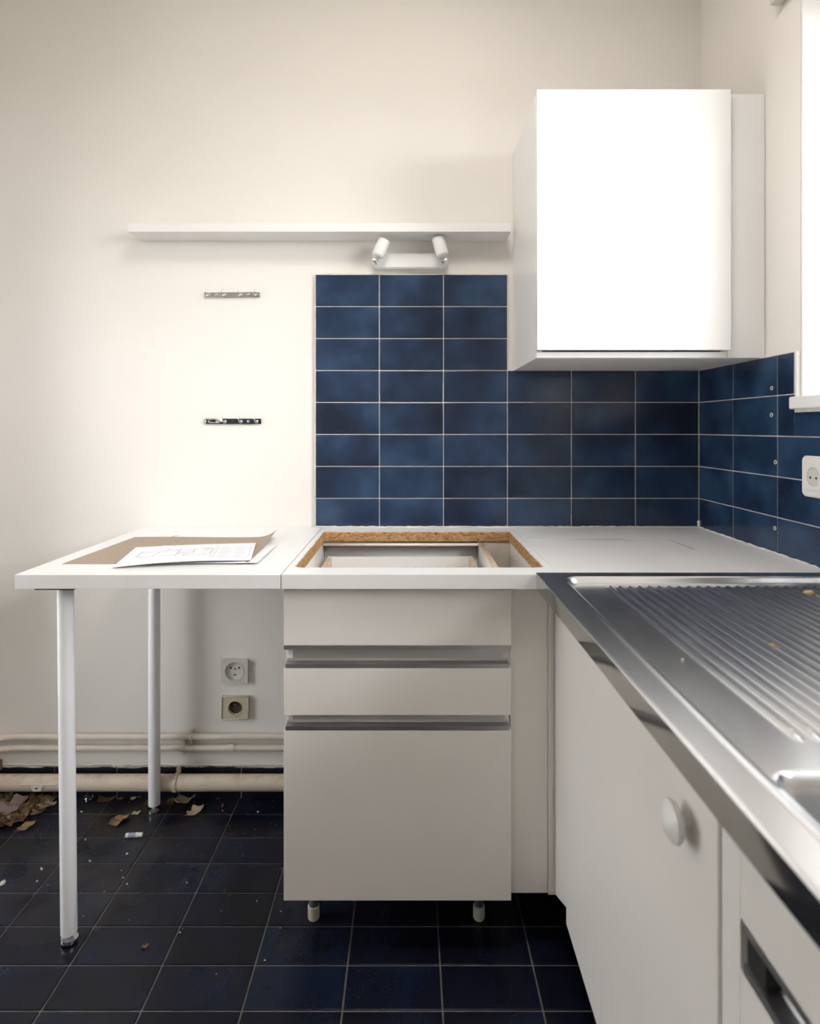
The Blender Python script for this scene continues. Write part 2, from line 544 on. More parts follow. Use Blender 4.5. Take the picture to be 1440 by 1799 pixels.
# grout beds: one behind the tall panel, one behind the low run, one on the right wall
MB().prism([(X0 - 0.003, TOP - 0.03), (XR, TOP - 0.03), (XR, 1.3395), (RX[3] + 0.001, 1.3395), (RX[3] + 0.001, ZT + 0.002), (X0 - 0.003, ZT + 0.002)],
           'y', YT + 0.0016, YB + 0.001).build('grout_bed', M['wall_grout'], wall_back, False)
for r in range(8):
    for c in range(6):
        if c >= 3 and r < 3: continue
        xa, xb, zb, za = RX[c] + G / 2, RX[c + 1] - G / 2, RZ[r] - G / 2, RZ[r + 1] + G / 2
        add_obj('tile', tile_mesh(xb - xa, zb - za, M['wall_tile']),
                ((xa + xb) / 2, YT + 0.0004 * jit(), (za + zb) / 2), (0.0022 * jit(), 0.0016 * jit(), 0.0025 * jit()), wall_back)
# right wall
RY = [YT, 1.658, 1.458, 1.258, 1.058, 0.858, 0.658, 0.458]
ZS = 1.2035
MB().prism([(YT, TOP - 0.03), (0.45, TOP - 0.03), (0.45, ZS - 0.001), (1.394, ZS - 0.001), (1.394, 1.3405), (YT, 1.3405)],
           'x', XT + 0.0016, XR + 0.001).build('grout_bed', M['wall_grout'], wall_right, False)
for r in range(3, 8):
    for c in range(7):
        ya, yb = RY[c], RY[c + 1]
        z1_, z0_ = RZ[r], RZ[r + 1]
        cells = [(ya, yb, z0_, z1_)]
        if r == 3:
            if yb < 1.394: cells = [] if ya < 1.394 else [(ya, 1.396 - G / 2, z0_, z1_)]
        if r == 4:
            if ya <= 1.394: cells = [(ya, yb, z0_, ZS - 0.001)]
            elif yb < 1.394: cells = [(ya, 1.396 - G / 2, z0_, z1_), (1.396 - G / 2, yb, z0_, ZS - 0.001)]
        for k, (a, b, z0c, z1c) in enumerate(cells):
            ga = G / 2 if k == 0 else -0.0
            gb = G / 2 if not (len(cells) == 2 and k == 0) else 0.0
            wd = (a - ga) - (b + gb); ht = (z1c - G / 2) - (z0c + G / 2)
            add_obj('tile', tile_mesh(wd, ht, M['wall_tile']),
                    (XT + 0.0003 * jit(), (a - ga + b + gb) / 2, (z0c + z1c) / 2),
                    (0.0, 0.0012 * jit(), -math.pi / 2 + 0.0016 * jit()), wall_right)
# floor: 20 x 10 tiles; the visible field one by one, the rest of the room as one part
fcols = [-0.335 - 0.2 * i for i in range(7, -1, -1)] + [-0.135, 0.065, 0.265, 0.465, 0.665, 0.865]
frows = [1.862] + [1.780 - 0.1 * i for i in range(33)]
fcols[0] = max(fcols[0], XL)
rest = MB()
gf = 0.0034
for j in range(len(frows) - 1):
    for i in range(len(fcols)):
        xa = fcols[i]; xb = fcols[i + 1] if i + 1 < len(fcols) else XR - 0.001
        if xb - xa < 0.03: continue
        ya, yb = frows[j], frows[j + 1]
        w_, h_ = xb - xa - gf, ya - yb - gf
        cx, cy = (xa + xb) / 2, (ya + yb) / 2
        if yb < YF: continue
        if yb > 0.86 and not (xa > 0.45):
            add_obj('floor_tile', tile_mesh(w_, h_, M['floor_tile']), (cx, cy, 0.0003 * jit()), (-math.pi / 2 + 0.0015 * jit(), 0.0012 * jit(), 0), floor)
        else:
            rest.box(cx - w_ / 2, cx + w_ / 2, cy - h_ / 2, cy + h_ / 2, -0.009, 0.0)
ro = rest.build('floor_tiling', M['floor_tile'], floor, False)
ro['kind'] = 'stuff'

# skirting of cut tiles behind the pipes, smeared with wall paint
bb = MB().box(XL + 0.001, X0 + 0.02, YB - 0.006, YB, 0.0, 0.1015)
base = struct('baseboard_back', bb, M['wall_grout'])
bx_ = [-1.47, -1.314, -1.113, -0.917, -0.723, -0.528, -0.33, -0.28]
for a, b in zip(bx_, bx_[1:]):
    add_obj('baseboard_tile', tile_mesh(b - a - 0.003, 0.1, M['base_tile'], 0.008), ((a + b) / 2, YB - 0.0095, 0.0515), (0.002 * jit(), 0.003 * jit(), 0), base)
# ragged ridge of paint along the top of the skirting
rp = MB()
rr = random.Random(11)
pts = []
x = XL + 0.01
while x < -0.27:
    pts.append(Vector((x, YB - 0.004 - rr.uniform(0, 0.003), 0.1055 + rr.uniform(-0.0010, 0.0020)))); x += rr.uniform(0.006, 0.02)
rp.tube(pts, [rr.uniform(0.0018, 0.0036) for _ in pts], 6)
rp.build('paint_ridge', M['wall'], base)

# caulk where worktops meet the tiles
rr = random.Random(5)


def bead(a, b, name, parent, r=0.0028, step=0.012):
    a = Vector(a); b = Vector(b); n = int((b - a).length / step)
    p = [a.lerp(b, i / n) + Vector((0, 0, rr.uniform(-0.0008, 0.0008))) for i in range(n + 1)]
    MB().tube(p, [r * rr.uniform(0.6, 1.25) for _ in p], 6).build(name, M['caulk'], parent)


bead((X0, YT - 0.001, TOP + 0.002), (XT, YT - 0.001, TOP + 0.002), 'caulk_bead', wall_back)
bead((XT - 0.001, YT, TOP + 0.002), (XT - 0.001, 0.46, TOP + 0.002), 'caulk_bead', wall_right)
bead((X0 - 0.002, YB - 0.003, TOP + 0.004), (X0 - 0.002, YB - 0.003, ZT), 'caulk_bead', wall_back, 0.0034)
bead((X0, YB - 0.004, ZT + 0.001), (RX[3], YB - 0.004, ZT + 0.001), 'caulk_bead', wall_back, 0.003)
bead((RX[3] + 0.002, YB - 0.004, ZT), (RX[3] + 0.002, YB - 0.004, 1.3395), 'caulk_bead', wall_back, 0.003)
bead((XT - 0.001, YT - 0.001, TOP + 0.004), (XT - 0.001, YT - 0.001, TOP + 0.022), 'caulk_bead', wall_back, 0.005, 0.004)

# ------------------------------------------------------------------ wall cabinet
CX0, CZ0, CZ1, CYF = 0.3238, 1.3392, 2.0205, 1.525
cab = empty('wall_cabinet', (CX0, YB, CZ0))
tag(cab, 'white wall cabinet with one flat door hung in the corner beside the window', 'cabinet')
p = 0.017
MB().box(CX0, CX0 + p, CYF, YB - 0.001, CZ0, CZ1, 0.0008).build('side_panel', M['white'], cab)
MB().box(0.8154 - p, 0.8154, CYF, YB - 0.001, CZ0, CZ1, 0.0008).build('side_panel', M['white'], cab)
MB().box(CX0 + p, 0.8154 - p, CYF + 0.001, YB - 0.001, CZ0, CZ0 + p).build('bottom_panel', M['carcass'], cab)
MB().box(CX0 + p, 0.8154 - p, CYF + 0.001, YB - 0.001, CZ1 - p, CZ1).build('top_panel', M['carcass'], cab)
MB().box(CX0 + p, 0.8154 - p, YB - 0.006, YB - 0.001, CZ0 + p, CZ1 - p).build('back_panel', M['carcass'], cab)
MB().box(CX0 + 0.001, 0.812, CYF - 0.004, CYF - 0.0002, CZ0 + 0.001, 1.3555, 0.0008).build('bottom_rail', M['white'], cab)
MB().box(CX0 - 0.001, 0.8154, 1.505, 1.5235, 1.3585, CZ1 + 0.0003, 0.0012).build('door', M['white_gloss'], cab)
MB().box(0.8160, XR - 0.001, CYF, CYF + 0.016, CZ0 + 0.001, CZ1 - 0.001, 0.0008).build('filler_panel', M['white'], cab)
MB().box(0.8160, XR - 0.001, CYF + 0.0165, YB - 0.001, CZ0 + 0.002, CZ0 + 0.012).build('filler_base', M['carcass'], cab)

# floating shelf
sh = MB().box(-0.8435, 0.302, 1.772, YB - 0.001, 1.7470, 1.7735, 0.0012).build('wall_shelf', M['white'], None, loc=(-0.27, YB, 1.747))
tag(sh, 'long thin white shelf fixed to the wall left of the cabinet', 'shelf')

# ------------------------------------------------------------------ twin spot lamp
lamp = empty('spot_lamp', (0, YB, 1.68))
tag(lamp, 'white wall lamp with two small swivel spots mounted under the shelf', 'lamp')


def rrect(x0, x1, z0, z1, r, n=8):
    out = []
    for cx, cz, a0 in ((x1 - r, z1 - r, 0), (x0 + r, z1 - r, 90), (x0 + r, z0 + r, 180), (x1 - r, z0 + r, 270)):
        for k in range(n + 1):
            a = math.radians(a0 + 90 * k / n)
            out.append((cx + r * math.cos(a), cz + r * math.sin(a)))
    return out


mb = MB().prism(rrect(-0.118, 0.118, 1.656, 1.703, 0.021), 'y', 1.8375, YB - 0.0005)
bmesh.ops.bevel(mb.bm, geom=[e for e in mb.bm.edges if all(abs(v_.co.y - 1.8375) < 1e-6 for v_ in e.verts)], offset=0.003, segments=2, affect='EDGES')
plate = mb.build('base_plate', M['lamp'], lamp)
MB().tube([(0.001, 1.845, 1.654), (0.001, 1.845, 1.658)], 0.0032, 12).build('screw', M['nickel'], plate)
for sx, base_px, tip_px in ((-1, (660, 460), (674.5, 424)), (1, (779, 460), (769.5, 420))):
    yj = 1.800
    a = P(base_px[0], base_px[1], 1.822)
    j = P(base_px[0], base_px[1] - 4, yj)
    MB().lathe([(0, 0.0060), (0.006, 0.0060), (0.0065, 0.0042), (0.018, 0.0042)], (a.x, 1.838, a.z), (0, -1, 0.10), 16).build('swivel_stem', M['chrome'], lamp)
    kn = MB()
    bmesh.ops.create_icosphere(kn.bm, subdivisions=2, radius=0.0080, matrix=Matrix.Translation(j + Vector((0, 0.008, 0))))
    kn.tube([j + Vector((-0.009, 0.004, 0)), j + Vector((0.009, 0.004, 0))], 0.0036, 12)
    kn.build('swivel_joint', M['chrome'], lamp)
    tip = P(tip_px[0], tip_px[1], yj + 0.006)
    ax = (tip - j).normalized()
    o0 = j + ax * 0.009
    R = 0.0192
    L = (tip - j).length - 0.007
    prof = [(0, 0.0), (0.0, 0.010), (0.002, 0.0145), (0.006, R - 0.0012), (0.010, R), (L, R), (L + 0.0002, R - 0.0012), (L - 0.004, R - 0.0018), (L - 0.03, R - 0.004), (L - 0.032, 0.0)]
    shd = MB().lathe(prof, o0, ax, 32).build('shade', M['lamp'], lamp)
    MB().lathe([(L - 0.030, 0.0), (L - 0.030, 0.008), (L - 0.014, 0.012), (L - 0.008, 0.0135), (L - 0.006, 0.0)], o0, ax, 20).build('bulb_socket', M['plastic'], shd)

# ------------------------------------------------------------------ hook rails
def hook_rail(pz, x0, x1, tilt, name, label, mat, hooks, screws, hookmat, ends=None):
    L = x1 - x0
    e = empty(name, ((x0 + x1) / 2, YB, pz))
    tag(e, label, 'hook rail')
    e.rotation_euler = (0, tilt, 0)
    MB().box(-L / 2, L / 2, -0.006, -0.0003, -0.0083, 0.0083, 0.0008).build('rail', mat, e, local=True)
    for hx in hooks:
        h = hx - (x0 + x1) / 2
        m = MB()
        m.lathe([(0, 0.0060), (0.002, 0.0056), (0.003, 0.0)], (h, -0.006, -0.001), (0, -1, 0), 14)
        m.tube([(h, -0.007, -0.001), (h - 0.0004, -0.016, -0.0035), (h - 0.0010, -0.025, -0.002), (h - 0.0014, -0.030, 0.006), (h - 0.0016, -0.031, 0.014)],
               [0.0022, 0.0021, 0.0020, 0.0018, 0.0015], 10)
        m.build('hook', hookmat, e, local=True)
    for sx in screws:
        h = sx - (x0 + x1) / 2
        MB().lathe([(0, 0.0043), (0.0012, 0.0040), (0.0019, 0.0022), (0.0019, 0.0)], (h, -0.006, 0), (0, -1, 0), 14).build('screw', M['nickel'], e, local=True)
    return e


k = YB / F


def bx(px): return (px - VX) * k


hook_rail(1.5775, bx(359.5), bx(457.5), -0.012, 'hook_rail', 'brushed metal rail with four small hooks, the upper one on the wall', M['nickel'],
          [bx(366), bx(394), bx(422.5), bx(451)], [bx(381), bx(437)], M['chrome'])
h2 = hook_rail(1.1810, bx(361), bx(459), 0.0, 'hook_rail', 'dark hook rail with its floor reflection painted in and a silver end, the lower one on the wall', M['dark_reflection'],
               [bx(396.5), bx(424.5), bx(452)], [bx(437)], M['chrome'])
lx = bx(361) - (bx(361) + bx(459)) / 2
strip = MB()
strip.box(lx - 0.0004, lx + 0.054, -0.0075, -0.0062, 0.0055, 0.0085).box(lx - 0.0004, lx + 0.004, -0.0075, -0.0062, -0.0085, 0.0055)
strip.box(lx + 0.012, lx + 0.045, -0.0075, -0.0062, -0.005, -0.0025).box(lx + 0.034, lx + 0.056, -0.0075, -0.0062, -0.0025, 0.0055)
strip.build('silver_end', M['nickel'], h2, local=True)
for sx in (368.5, 383.5):
    MB().lathe([(0, 0.0043), (0.0012, 0.0040), (0.0019, 0.0)], (bx(sx) - (bx(361) + bx(459)) / 2, -0.0062, 0), (0, -1, 0), 14).build('screw', M['chrome'], h2, local=True)


# ------------------------------------------------------------------ sockets
def disc_cut_plate(mb, hw, hh, r, depth, th, n=40):
    """square plate in local xz facing -y with a round well"""
    outer, inner, well, bott = [], [], [], []
    for k_ in range(n):
        a = 2 * math.pi * (k_ + 0.5) / n
        c, s = math.cos(a), math.sin(a)
        m = min(hw / abs(c) if abs(c) > 1e-6 else 9, hh / abs(s) if abs(s) > 1e-6 else 9)
        outer.append(mb.bm.verts.new((c * m, -th, s * m)))
        bott.append(mb.bm.verts.new((c * m, 0, s * m)))
        inner.append(mb.bm.verts.new((c * r, -th, s * r)))
        well.append(mb.bm.verts.new((c * r * 0.96, -th + depth, s * r * 0.96)))
    fs = []
    for k_ in range(n):
        j_ = (k_ + 1) % n
        fs.append(mb.bm.faces.new((outer[k_], outer[j_], inner[j_], inner[k_])))
        fs.append(mb.bm.faces.new((inner[k_], inner[j_], well[j_], well[k_])))
        fs.append(mb.bm.faces.new((outer[j_], outer[k_], bott[k_], bott[j_])))
    fs.append(mb.bm.faces.new(bott))
    bmesh.ops.recalc_face_normals(mb.bm, faces=fs)
    return mb


def socket(name, label, loc, rz, hw, hh, r, th, depth, plate_m, well_m, rim=None, style=0):
    e = empty(name, loc, rz)
    tag(e, label, 'socket')
    disc_cut_plate(MB(), hw, hh, r, depth, th).build('face_plate', plate_m, e, smooth=False, local=True)
    wl = MB().lathe([(0, 0.0), (0, r * 0.97), (0.0015, r * 0.955), (0.0015, 0.0)], (0, -th + depth, 0), (0, -1, 0), 36).build('socket_well', well_m, e, local=True)
    if rim:
        m = MB()
        n = 40
        for ra, rb, ya, yb in ((r, r + rim, -th - 0.0012, -th - 0.0012),):
            m.lathe([(0, r + rim), (0.0014, r + rim * 0.8), (0.0016, r + 0.0003), (0.0, r + 0.0002)], (0, -th, 0), (0, -1, 0), n)
        # keep only the ring (drop end caps)
        big = [f for f in m.bm.faces if len(f.verts) > 4]
        bmesh.ops.delete(m.bm, geom=big, context='FACES')
        m.build('rim', plate_m, e, local=True)
    y = -th + depth - 0.0016
    if style == 0:
        for hx, hz, hr in ((-0.0130, 0.0085, 0.0031), (0.0130, 0.0085, 0.0031), (0.0, 0.0050, 0.0025)):
            MB().lathe([(0, hr), (0.0004, hr)], (hx, y, hz), (0, -1, 0), 14).build('pin_hole', M['black'], wl, local=True)
        MB().box(-0.0040, 0.0040, y - 0.0004, y, -0.0150, -0.0115).build('pin_hole', M['black'], wl, local=True)
    else:
        for hx in (-0.0095, 0.0095):
            MB().lathe([(0, 0.0027), (0.0004, 0.0027)], (hx, y, 0.001 if style == 2 else 0.004), (0, -1, 0), 14).build('pin_hole', M['black'], wl, local=True)
        MB().lathe([(0, 0.0024), (depth * 0.75, 0.0022), (depth * 0.78, 0.0)], (-0.001, y, 0.0105 if style == 1 else 0.012), (0, -1, 0), 12).build('earth_pin', M['chrome'], wl, local=True)
    return e


s1 = socket('wall_socket', 'grey white surface socket with a face-like pattern of holes, the upper under the table', (bx(413.5), YB, 1.16 - (1177 - VY) * k), 0,
            0.0420, 0.0375, 0.0292, 0.012, 0.009, M['plastic_grey'], M['plastic_grey'], 0.0016, 0)
s2 = socket('wall_socket', 'yellowed square socket with a brown round well, the lower under the table', (bx(414.5), YB, 1.16 - (1241 - VY) * k), 0,
            0.0425, 0.0360, 0.0214, 0.011, 0.009, M['plastic_yellow'], M['plastic_brown'], 0.0012, 1)
mm = MB()
for a in ((-0.0425, 0.0425, 0.0338, 0.0358), (-0.0425, 0.0425, -0.0358, -0.0338), (-0.0425, -0.0395, -0.0338, 0.0338), (0.0395, 0.0425, -0.0338, 0.0338)):
    mm.box(a[0], a[1], -0.0122, -0.0108, a[2], a[3])
mm.build('plate_border', M['plastic_yellow'], s2, local=True)

e = empty('wall_socket', (XT, 1.3120, 1.0515), -math.pi / 2)
tag(e, 'white rounded flush socket on the blue tiles under the window sill', 'socket')
hw = 0.0425
m = MB().prism(rrect(-hw, hw, -0.046, 0.046, 0.012), 'y', -0.009, -0.0005)
bmesh.ops.bevel(m.bm, geom=[ed for ed in m.bm.edges if all(abs(v_.co.y + 0.009) < 1e-6 for v_ in ed.verts)], offset=0.003, segments=3, affect='EDGES')
m.build('frame', M['plastic'], e, local=True)
disc_cut_plate(MB(), 0.0285, 0.0285, 0.0215, 0.010, 0.0045).build('face_plate', M['plastic'], e, smooth=False, local=True).location = (0, -0.0068, 0)
wl = MB().lathe([(0, 0.0), (0, 0.0207), (0.001, 0.0205), (0.001, 0.0)], (0, -0.0095, 0), (0, -1, 0), 36).build('socket_well', M['plastic_grey'], e, local=True)
for hx in (-0.0095, 0.0095):
    MB().lathe([(0, 0.0027), (0.0004, 0.0027)], (hx, -0.0106, -0.002), (0, -1, 0), 14).build('pin_hole', M['black'], wl, local=True)

# screw plugs left in the right wall tiles
plug_txt = ['ringed screw hole high in the top row of right wall tiles', 'ringed screw hole in the second row of right wall tiles, level with the sill',
            'ringed screw hole on the grout joint left of the flush socket', 'ringed screw hole on the grout joint just above the worktop']
for (px, py), tx in zip(((1356, 682), (1355.5, 729), (1362.5, 812), (1361.5, 928)), plug_txt):
    y = XT * F / (px - VX)
    z = EYE - (py - VY) * y / F
    m = MB()
    n = 16
    pts = [Vector((0, 0.0042 * math.cos(2 * math.pi * q / n), 0.0042 * math.sin(2 * math.pi * q / n))) for q in range(n + 1)]
    m.tube(pts, 0.0012, 8, cap=False)
    o = m.build('wall_plug', M['plastic_grey'], None, local=True)
    o.location = (XT - 0.0012, y, z)
    tag(o, tx, 'wall plug')
    MB().lathe([(0, 0.0032), (0.0005, 0.0032)], (0.0008, 0, 0), (-1, 0, 0), 14).build('plug_hole', M['black'], o, local=True)

# bracket at the top of the right wall
m = MB()
yq = 1.455
m.prism([(-0.030, 2.197), (-0.004, 2.197), (0.0, 2.200), (0.0, 2.30), (-0.030, 2.30)], 'y', yq - 0.050, yq)
br = m.build('blind_bracket', M['plastic_grey'], None, loc=(XR - 0.0005, yq, 2.25))
br.data.transform(Matrix.Translation((XR - 0.0005 - 0.0, 0, 0)))
br.location.x = XR - 0.0005
tag(br, 'pale bracket end at the top of the right wall by the window', 'bracket')

# ------------------------------------------------------------------ drawer units
def drawer_unit(origin, rz, wd, label, hob=False, feet=True):
    e = empty('drawer_cabinet', origin, rz)
    tag(e, label, 'cabinet')
    D = 0.503
    q = 0.017
    zb = 0.137
    zt = 0.8165
    B = dict(parent=e, local=True)
    for xa in (0.0, wd - q):
        sp = MB().box(xa + 0.001, xa + q - 0.001, 0.020 if hob else 0.075, D, zb, zt).build('side_panel', M['carcass'], **B)
        MB().box(xa + 0.001, xa + q - 0.001, 0.020, D, zt, zt + 0.0008).build('raw_edge', M['board_edge'], sp, local=True)
    MB().box(q, wd - q, 0.020, D, zb, zb + q).build('bottom_panel', M['carcass'], **B)
    MB().box(q, wd - q, D - 0.006, D, zb + q, zt - 0.012 if hob else 0.69).build('back_panel', M['white'], **B)
    if hob:
        rl_ = MB().box(q, wd - q, D - 0.030, D - 0.010, zt - 0.0065, zt - 0.001).build('back_rail', M['carcass'], **B)
        MB().box(q, wd - q, D - 0.0300, D - 0.012, zt - 0.0090, zt - 0.0066).build('raw_edge', M['dark_wood'], rl_, local=True)
    # fronts: (name, z0, z1)
    fr = [('drawer', 0.6885, 0.8095), ('drawer', 0.5370, 0.6392), ('door', 0.1350, 0.5040)]
    objs = []
    for nm, z0, z1 in fr:
        o = MB().box(0.0, wd, 0.0, 0.018, z0, z1, 0.0009).build(nm, M['front'], **B)
        objs.append(o)
    # top drawer's own finger trim below its front
    MB().box(0.0, wd, 0.0005, 0.012, 0.6790, 0.6884, 0.0006).build('handle_profile', M['alu'], objs[0], local=True)
    for ob, z1, zt2 in ((objs[1], 0.6393, 0.6745), (objs[2], 0.5041, 0.5365)):
        sec = [(0.0, z1), (0.0, z1 + 0.0088), (0.0020, z1 + 0.0090), (0.0170, z1 + 0.0098), (0.0200, z1 + 0.014), (0.0215, zt2 - 0.001), (0.0230, zt2 - 0.001), (0.0225, z1)]
        MB().prism(sec, 'x', 0.004, wd - 0.004).build('handle_profile', M['alu'], ob, smooth=False, local=True)
    if not hob:
        MB().box(0.0045, 0.034, 0.0045, 0.019, 0.6500, 0.6785).build('gap_shade', M['black'], objs[1], smooth=False, local=True)  # black block stands in for the shade in the open channel end
    # drawer box seen through the hob cut-out
    if hob:
        bz0, bz1, b0, b1, by0, by1 = 0.690, 0.7815, q + 0.016, wd - q - 0.018, 0.0185, 0.452
        bm_ = MB().box(b0 + 0.012, b1 - 0.012, by0, by1, bz0, bz0 + 0.006)
        bm_.box(b0, b1, by1, by1 + 0.012, bz0, bz1)
        bxo = bm_.build('drawer_box', M['white'], objs[0], smooth=False, local=True)
        for xa in (b0, b1 - 0.012): MB().box(xa, xa + 0.012, by0, by1, bz0, bz1).build('drawer_side', M['board_edge'], objs[0], smooth=False, local=True)
    if feet:
        for fx in (0.046, 0.437):
            for fy in (0.118, D - 0.06):
                f = MB().lathe([(0.022, 0.0108), (zb, 0.0108)], (fx, fy, 0), (0, 0, 1), 20).build('foot', M['foot_grey'], **B)
                cp = MB()
                n = 40
                prof = [(0.0005, 0.0125), (0.004, 0.0138), (0.030, 0.0138), (0.032, 0.0125)]
                rings = []
                for zz, rr_ in prof:
                    rings.append([cp.bm.verts.new((fx + (rr_ - (0.0009 if kk % 2 else 0)) * math.cos(2 * math.pi * kk / n),
                                                  fy + (rr_ - (0.0009 if kk % 2 else 0)) * math.sin(2 * math.pi * kk / n), zz)) for kk in range(n)])
                for a, b in zip(rings, rings[1:]):
                    for kk in range(n):
                        cp.bm.faces.new((a[kk], a[(kk + 1) % n], b[(kk + 1) % n], b[kk]))
                cp.bm.faces.new(rings[0][::-1]); cp.bm.faces.new(rings[-1])
                cp.build('foot_cap', M['foot_cap'], f, smooth=False, local=True)
    return e


drawer_unit((-0.2740, 1.285, 0), 0, 0.4935, 'pale base cabinet with two drawers and a door under the hob cut-out', True)
drawer_unit((0.318, 0.571, 0), -math.pi / 2, 0.4935, 'pale drawer cabinet under the near end of the steel sink', feet=True)

# corner fillers between the two runs
fp = MB().box(0.2205, 0.3030, 1.305, 1.321, 0.136, 0.8175, 0.0008).build('filler_board', M['front'], None, loc=(0.262, 1.313, 0.136))
tag(fp, 'narrow pale filler panel right of the drawer cabinet', 'panel')
fp2 = MB().box(0.3036, 0.3210, 1.3030, 1.3190, 0.133, 0.8175, 0.0008).build('corner_post', M['front'], None, loc=(0.312, 1.311, 0.133))
tag(fp2, 'thin pale corner strip where the two cabinet runs meet', 'panel')
cp_ = MB().box(0.3005, 0.3165, 1.322, 1.846, 0.200, 0.8175).build('support_panel', M['carcass'], None, loc=(0.308, 1.58, 0.2))
tag(cp_, 'upright white support panel seen inside the hob cut-out at its right', 'panel')
gb = MB().box(0.2215, 0.2995, 1.782, 1.790, 0.200, 0.8160).build('backing_board', M['grey_board'], None, loc=(0.26, 1.786, 0.2))
tag(gb, 'bare grey backing board at the far right inside the hob cut-out', 'panel')

# ------------------------------------------------------------------ sink base cabinet
XD = 0.318
sb = empty('sink_cabinet', (XD, 0.9, 0))
tag(sb, 'pale sink base cabinet with one round knob under the steel drainer', 'cabinet')
door = MB().prism([(1.2995, 0.8130), (0.612, 0.8130), (0.612, 0.128), (1.208, 0.150), (1.208, 0.182), (1.2995, 0.137)], 'x', XD, XD + 0.017)
bmesh.ops.bevel(door.bm, geom=door.bm.edges[:], offset=0.001, segments=2, affect='EDGES')
do = door.build('door', M['front'], sb)
kn = MB().lathe([(0.0, 0.0), (0.0, 0.0105), (0.004, 0.0095), (0.008, 0.0085), (0.011, 0.012), (0.0135, 0.0205), (0.017, 0.0235), (0.0215, 0.0225), (0.026, 0.015), (0.0282, 0.006), (0.0285, 0.0)],
                (XD + 0.0002, 0.677, 0.711), (-1, 0, 0), 36)
kn.build('knob', M['plastic'], do)
MB().box(XD + 0.003, XD + 0.30, 0.5765, 0.6105, 0.130, 0.8130, 0.001).build('side_panel', M['carcass'], sb)
MB().box(XD + 0.018, XD + 0.30, 1.2805, 1.2985, 0.190, 0.8130).build('side_panel', M['carcass'], sb)
MB().box(XD + 0.018, XD + 0.30, 0.611, 1.280, 0.190, 0.207).build('bottom_panel', M['carcass'], sb)
MB().box(XD + 0.30, XD + 0.306, 0.58, 1.2985, 0.002, 0.8130).build('back_panel', M['carcass'], sb)
MB().box(XD + 0.06, XD + 0.076, 0.611, 1.280, 0.001, 0.189).build('plinth', M['black'], sb)

# ------------------------------------------------------------------ worktops
TH = 0.0300
# left table top
tb = empty('side_table', (-0.555, 1.55, 0))
tag(tb, 'white table with two round legs pushed against the wall', 'table')
MB().box(-0.8380, -0.2750, 1.2560, YB - 0.001, TOP - TH, TOP, 0.0009).build('tabletop', M['worktop'], tb)
MB().box(-0.806, -0.722, 1.272, 1.340, TOP - TH - 0.0070, TOP - TH - 0.0002, 0.0006).build('leg_plate', M['dark_wood'], tb)
MB().box(-0.806, -0.735, 1.76, 1.83, TOP - TH - 0.0040, TOP - TH - 0.0002, 0.0006).build('leg_plate', M['dark_wood'], tb)
for (lx_, ly_, tx_, ty_, zt_) in ((-0.7690, 1.337, -0.7660, 1.318, TOP - TH - 0.0072), (-0.7720, 1.790, -0.7720, 1.790, TOP - TH - 0.0042)):
    d = Vector((tx_ - lx_, ty_ - ly_, zt_ - 0.024))
    b0 = Vector((lx_, ly_, 0.024))
    lg = MB().tube([b0, b0 + d], [0.0170, 0.0168], 32).build('leg', M['leg_paint'], tb)
    dn = Vector((0.10, 0.10, 1)).normalized() if ly_ < 1.5 else Vector((0, 0, 1))
    MB().lathe([(0.0, 0.0165), (0.0025, 0.0178), (0.009, 0.0178), (0.0105, 0.012), (0.012, 0.007), (0.022, 0.007)], (lx_, ly_, 0.0028 if ly_ < 1.5 else 0.0008), dn, 28).build('glide', M['chrome'], lg)

# worktop with the hob cut-out
hb = empty('hob_worktop', (0.02, 1.55, TOP - TH))
tag(hb, 'white worktop with a rough rectangular hob cut-out showing chipboard edges', 'worktop')
ox0, ox1, oy0, oy1 = -0.2725, 0.3165, 1.2560, YT - 0.0005
ix0, ix1, iy0, iy1 = -0.2575, 0.2980, 1.3210, 1.7780
rq = random.Random(21)
inner = []
for cx, cy, a0, r_ in ((ix1, iy1, 0, 0.004), (ix0, iy1, 90, 0.004), (ix0, iy0, 180, 0.016), (ix1, iy0, 270, 0.010)):
    sxn, syn = (-1 if cx == ix1 else 1), (-1 if cy == iy1 else 1)
    for q in range(6):
        a = math.radians(a0 + 90 * q / 5)
        inner.append((cx + sxn * r_ + r_ * math.cos(a), cy + syn * r_ + r_ * math.sin(a)))
dense = []
for i in range(len(inner)):
    a, b = Vector(inner[i]), Vector(inner[(i + 1) % len(inner)])
    n = max(1, int((b - a).length / 0.009))
    for q in range(n): dense.append(a.lerp(b, q / n))
rag = [p_ + Vector((rq.uniform(-0.0011, 0.0011), rq.uniform(-0.0011, 0.0011))) for p_ in dense]
bm_ = bmesh.new()
zt_, zb_ = TOP, TOP - TH
# top surface: outer rectangle to ragged hole, via a bridging fill
ov = [bm_.verts.new((x_, y_, zt_)) for x_, y_ in ((ox0, oy0), (ox1, oy0), (ox1, oy1), (ox0, oy1))]
iv = [bm_.verts.new((p_.x, p_.y, zt_)) for p_ in rag]
oe = [bm_.edges.new((ov[i], ov[(i + 1) % 4])) for i in range(4)]
ie = [bm_.edges.new((iv[i], iv[(i + 1) % len(iv)])) for i in range(len(iv))]
bmesh.ops.triangle_fill(bm_, edges=oe + ie, use_beauty=True)
ob_ = [bm_.verts.new((v_.co.x, v_.co.y, zb_)) for v_ in ov]
ib_ = [bm_.verts.new((p_.x, p_.y, zb_)) for p_ in dense]
oe2 = [bm_.edges.new((ob_[i], ob_[(i + 1) % 4])) for i in range(4)]
ie2 = [bm_.edges.new((ib_[i], ib_[(i + 1) % len(ib_)])) for i in range(len(ib_))]
bmesh.ops.triangle_fill(bm_, edges=oe2 + ie2, use_beauty=True)
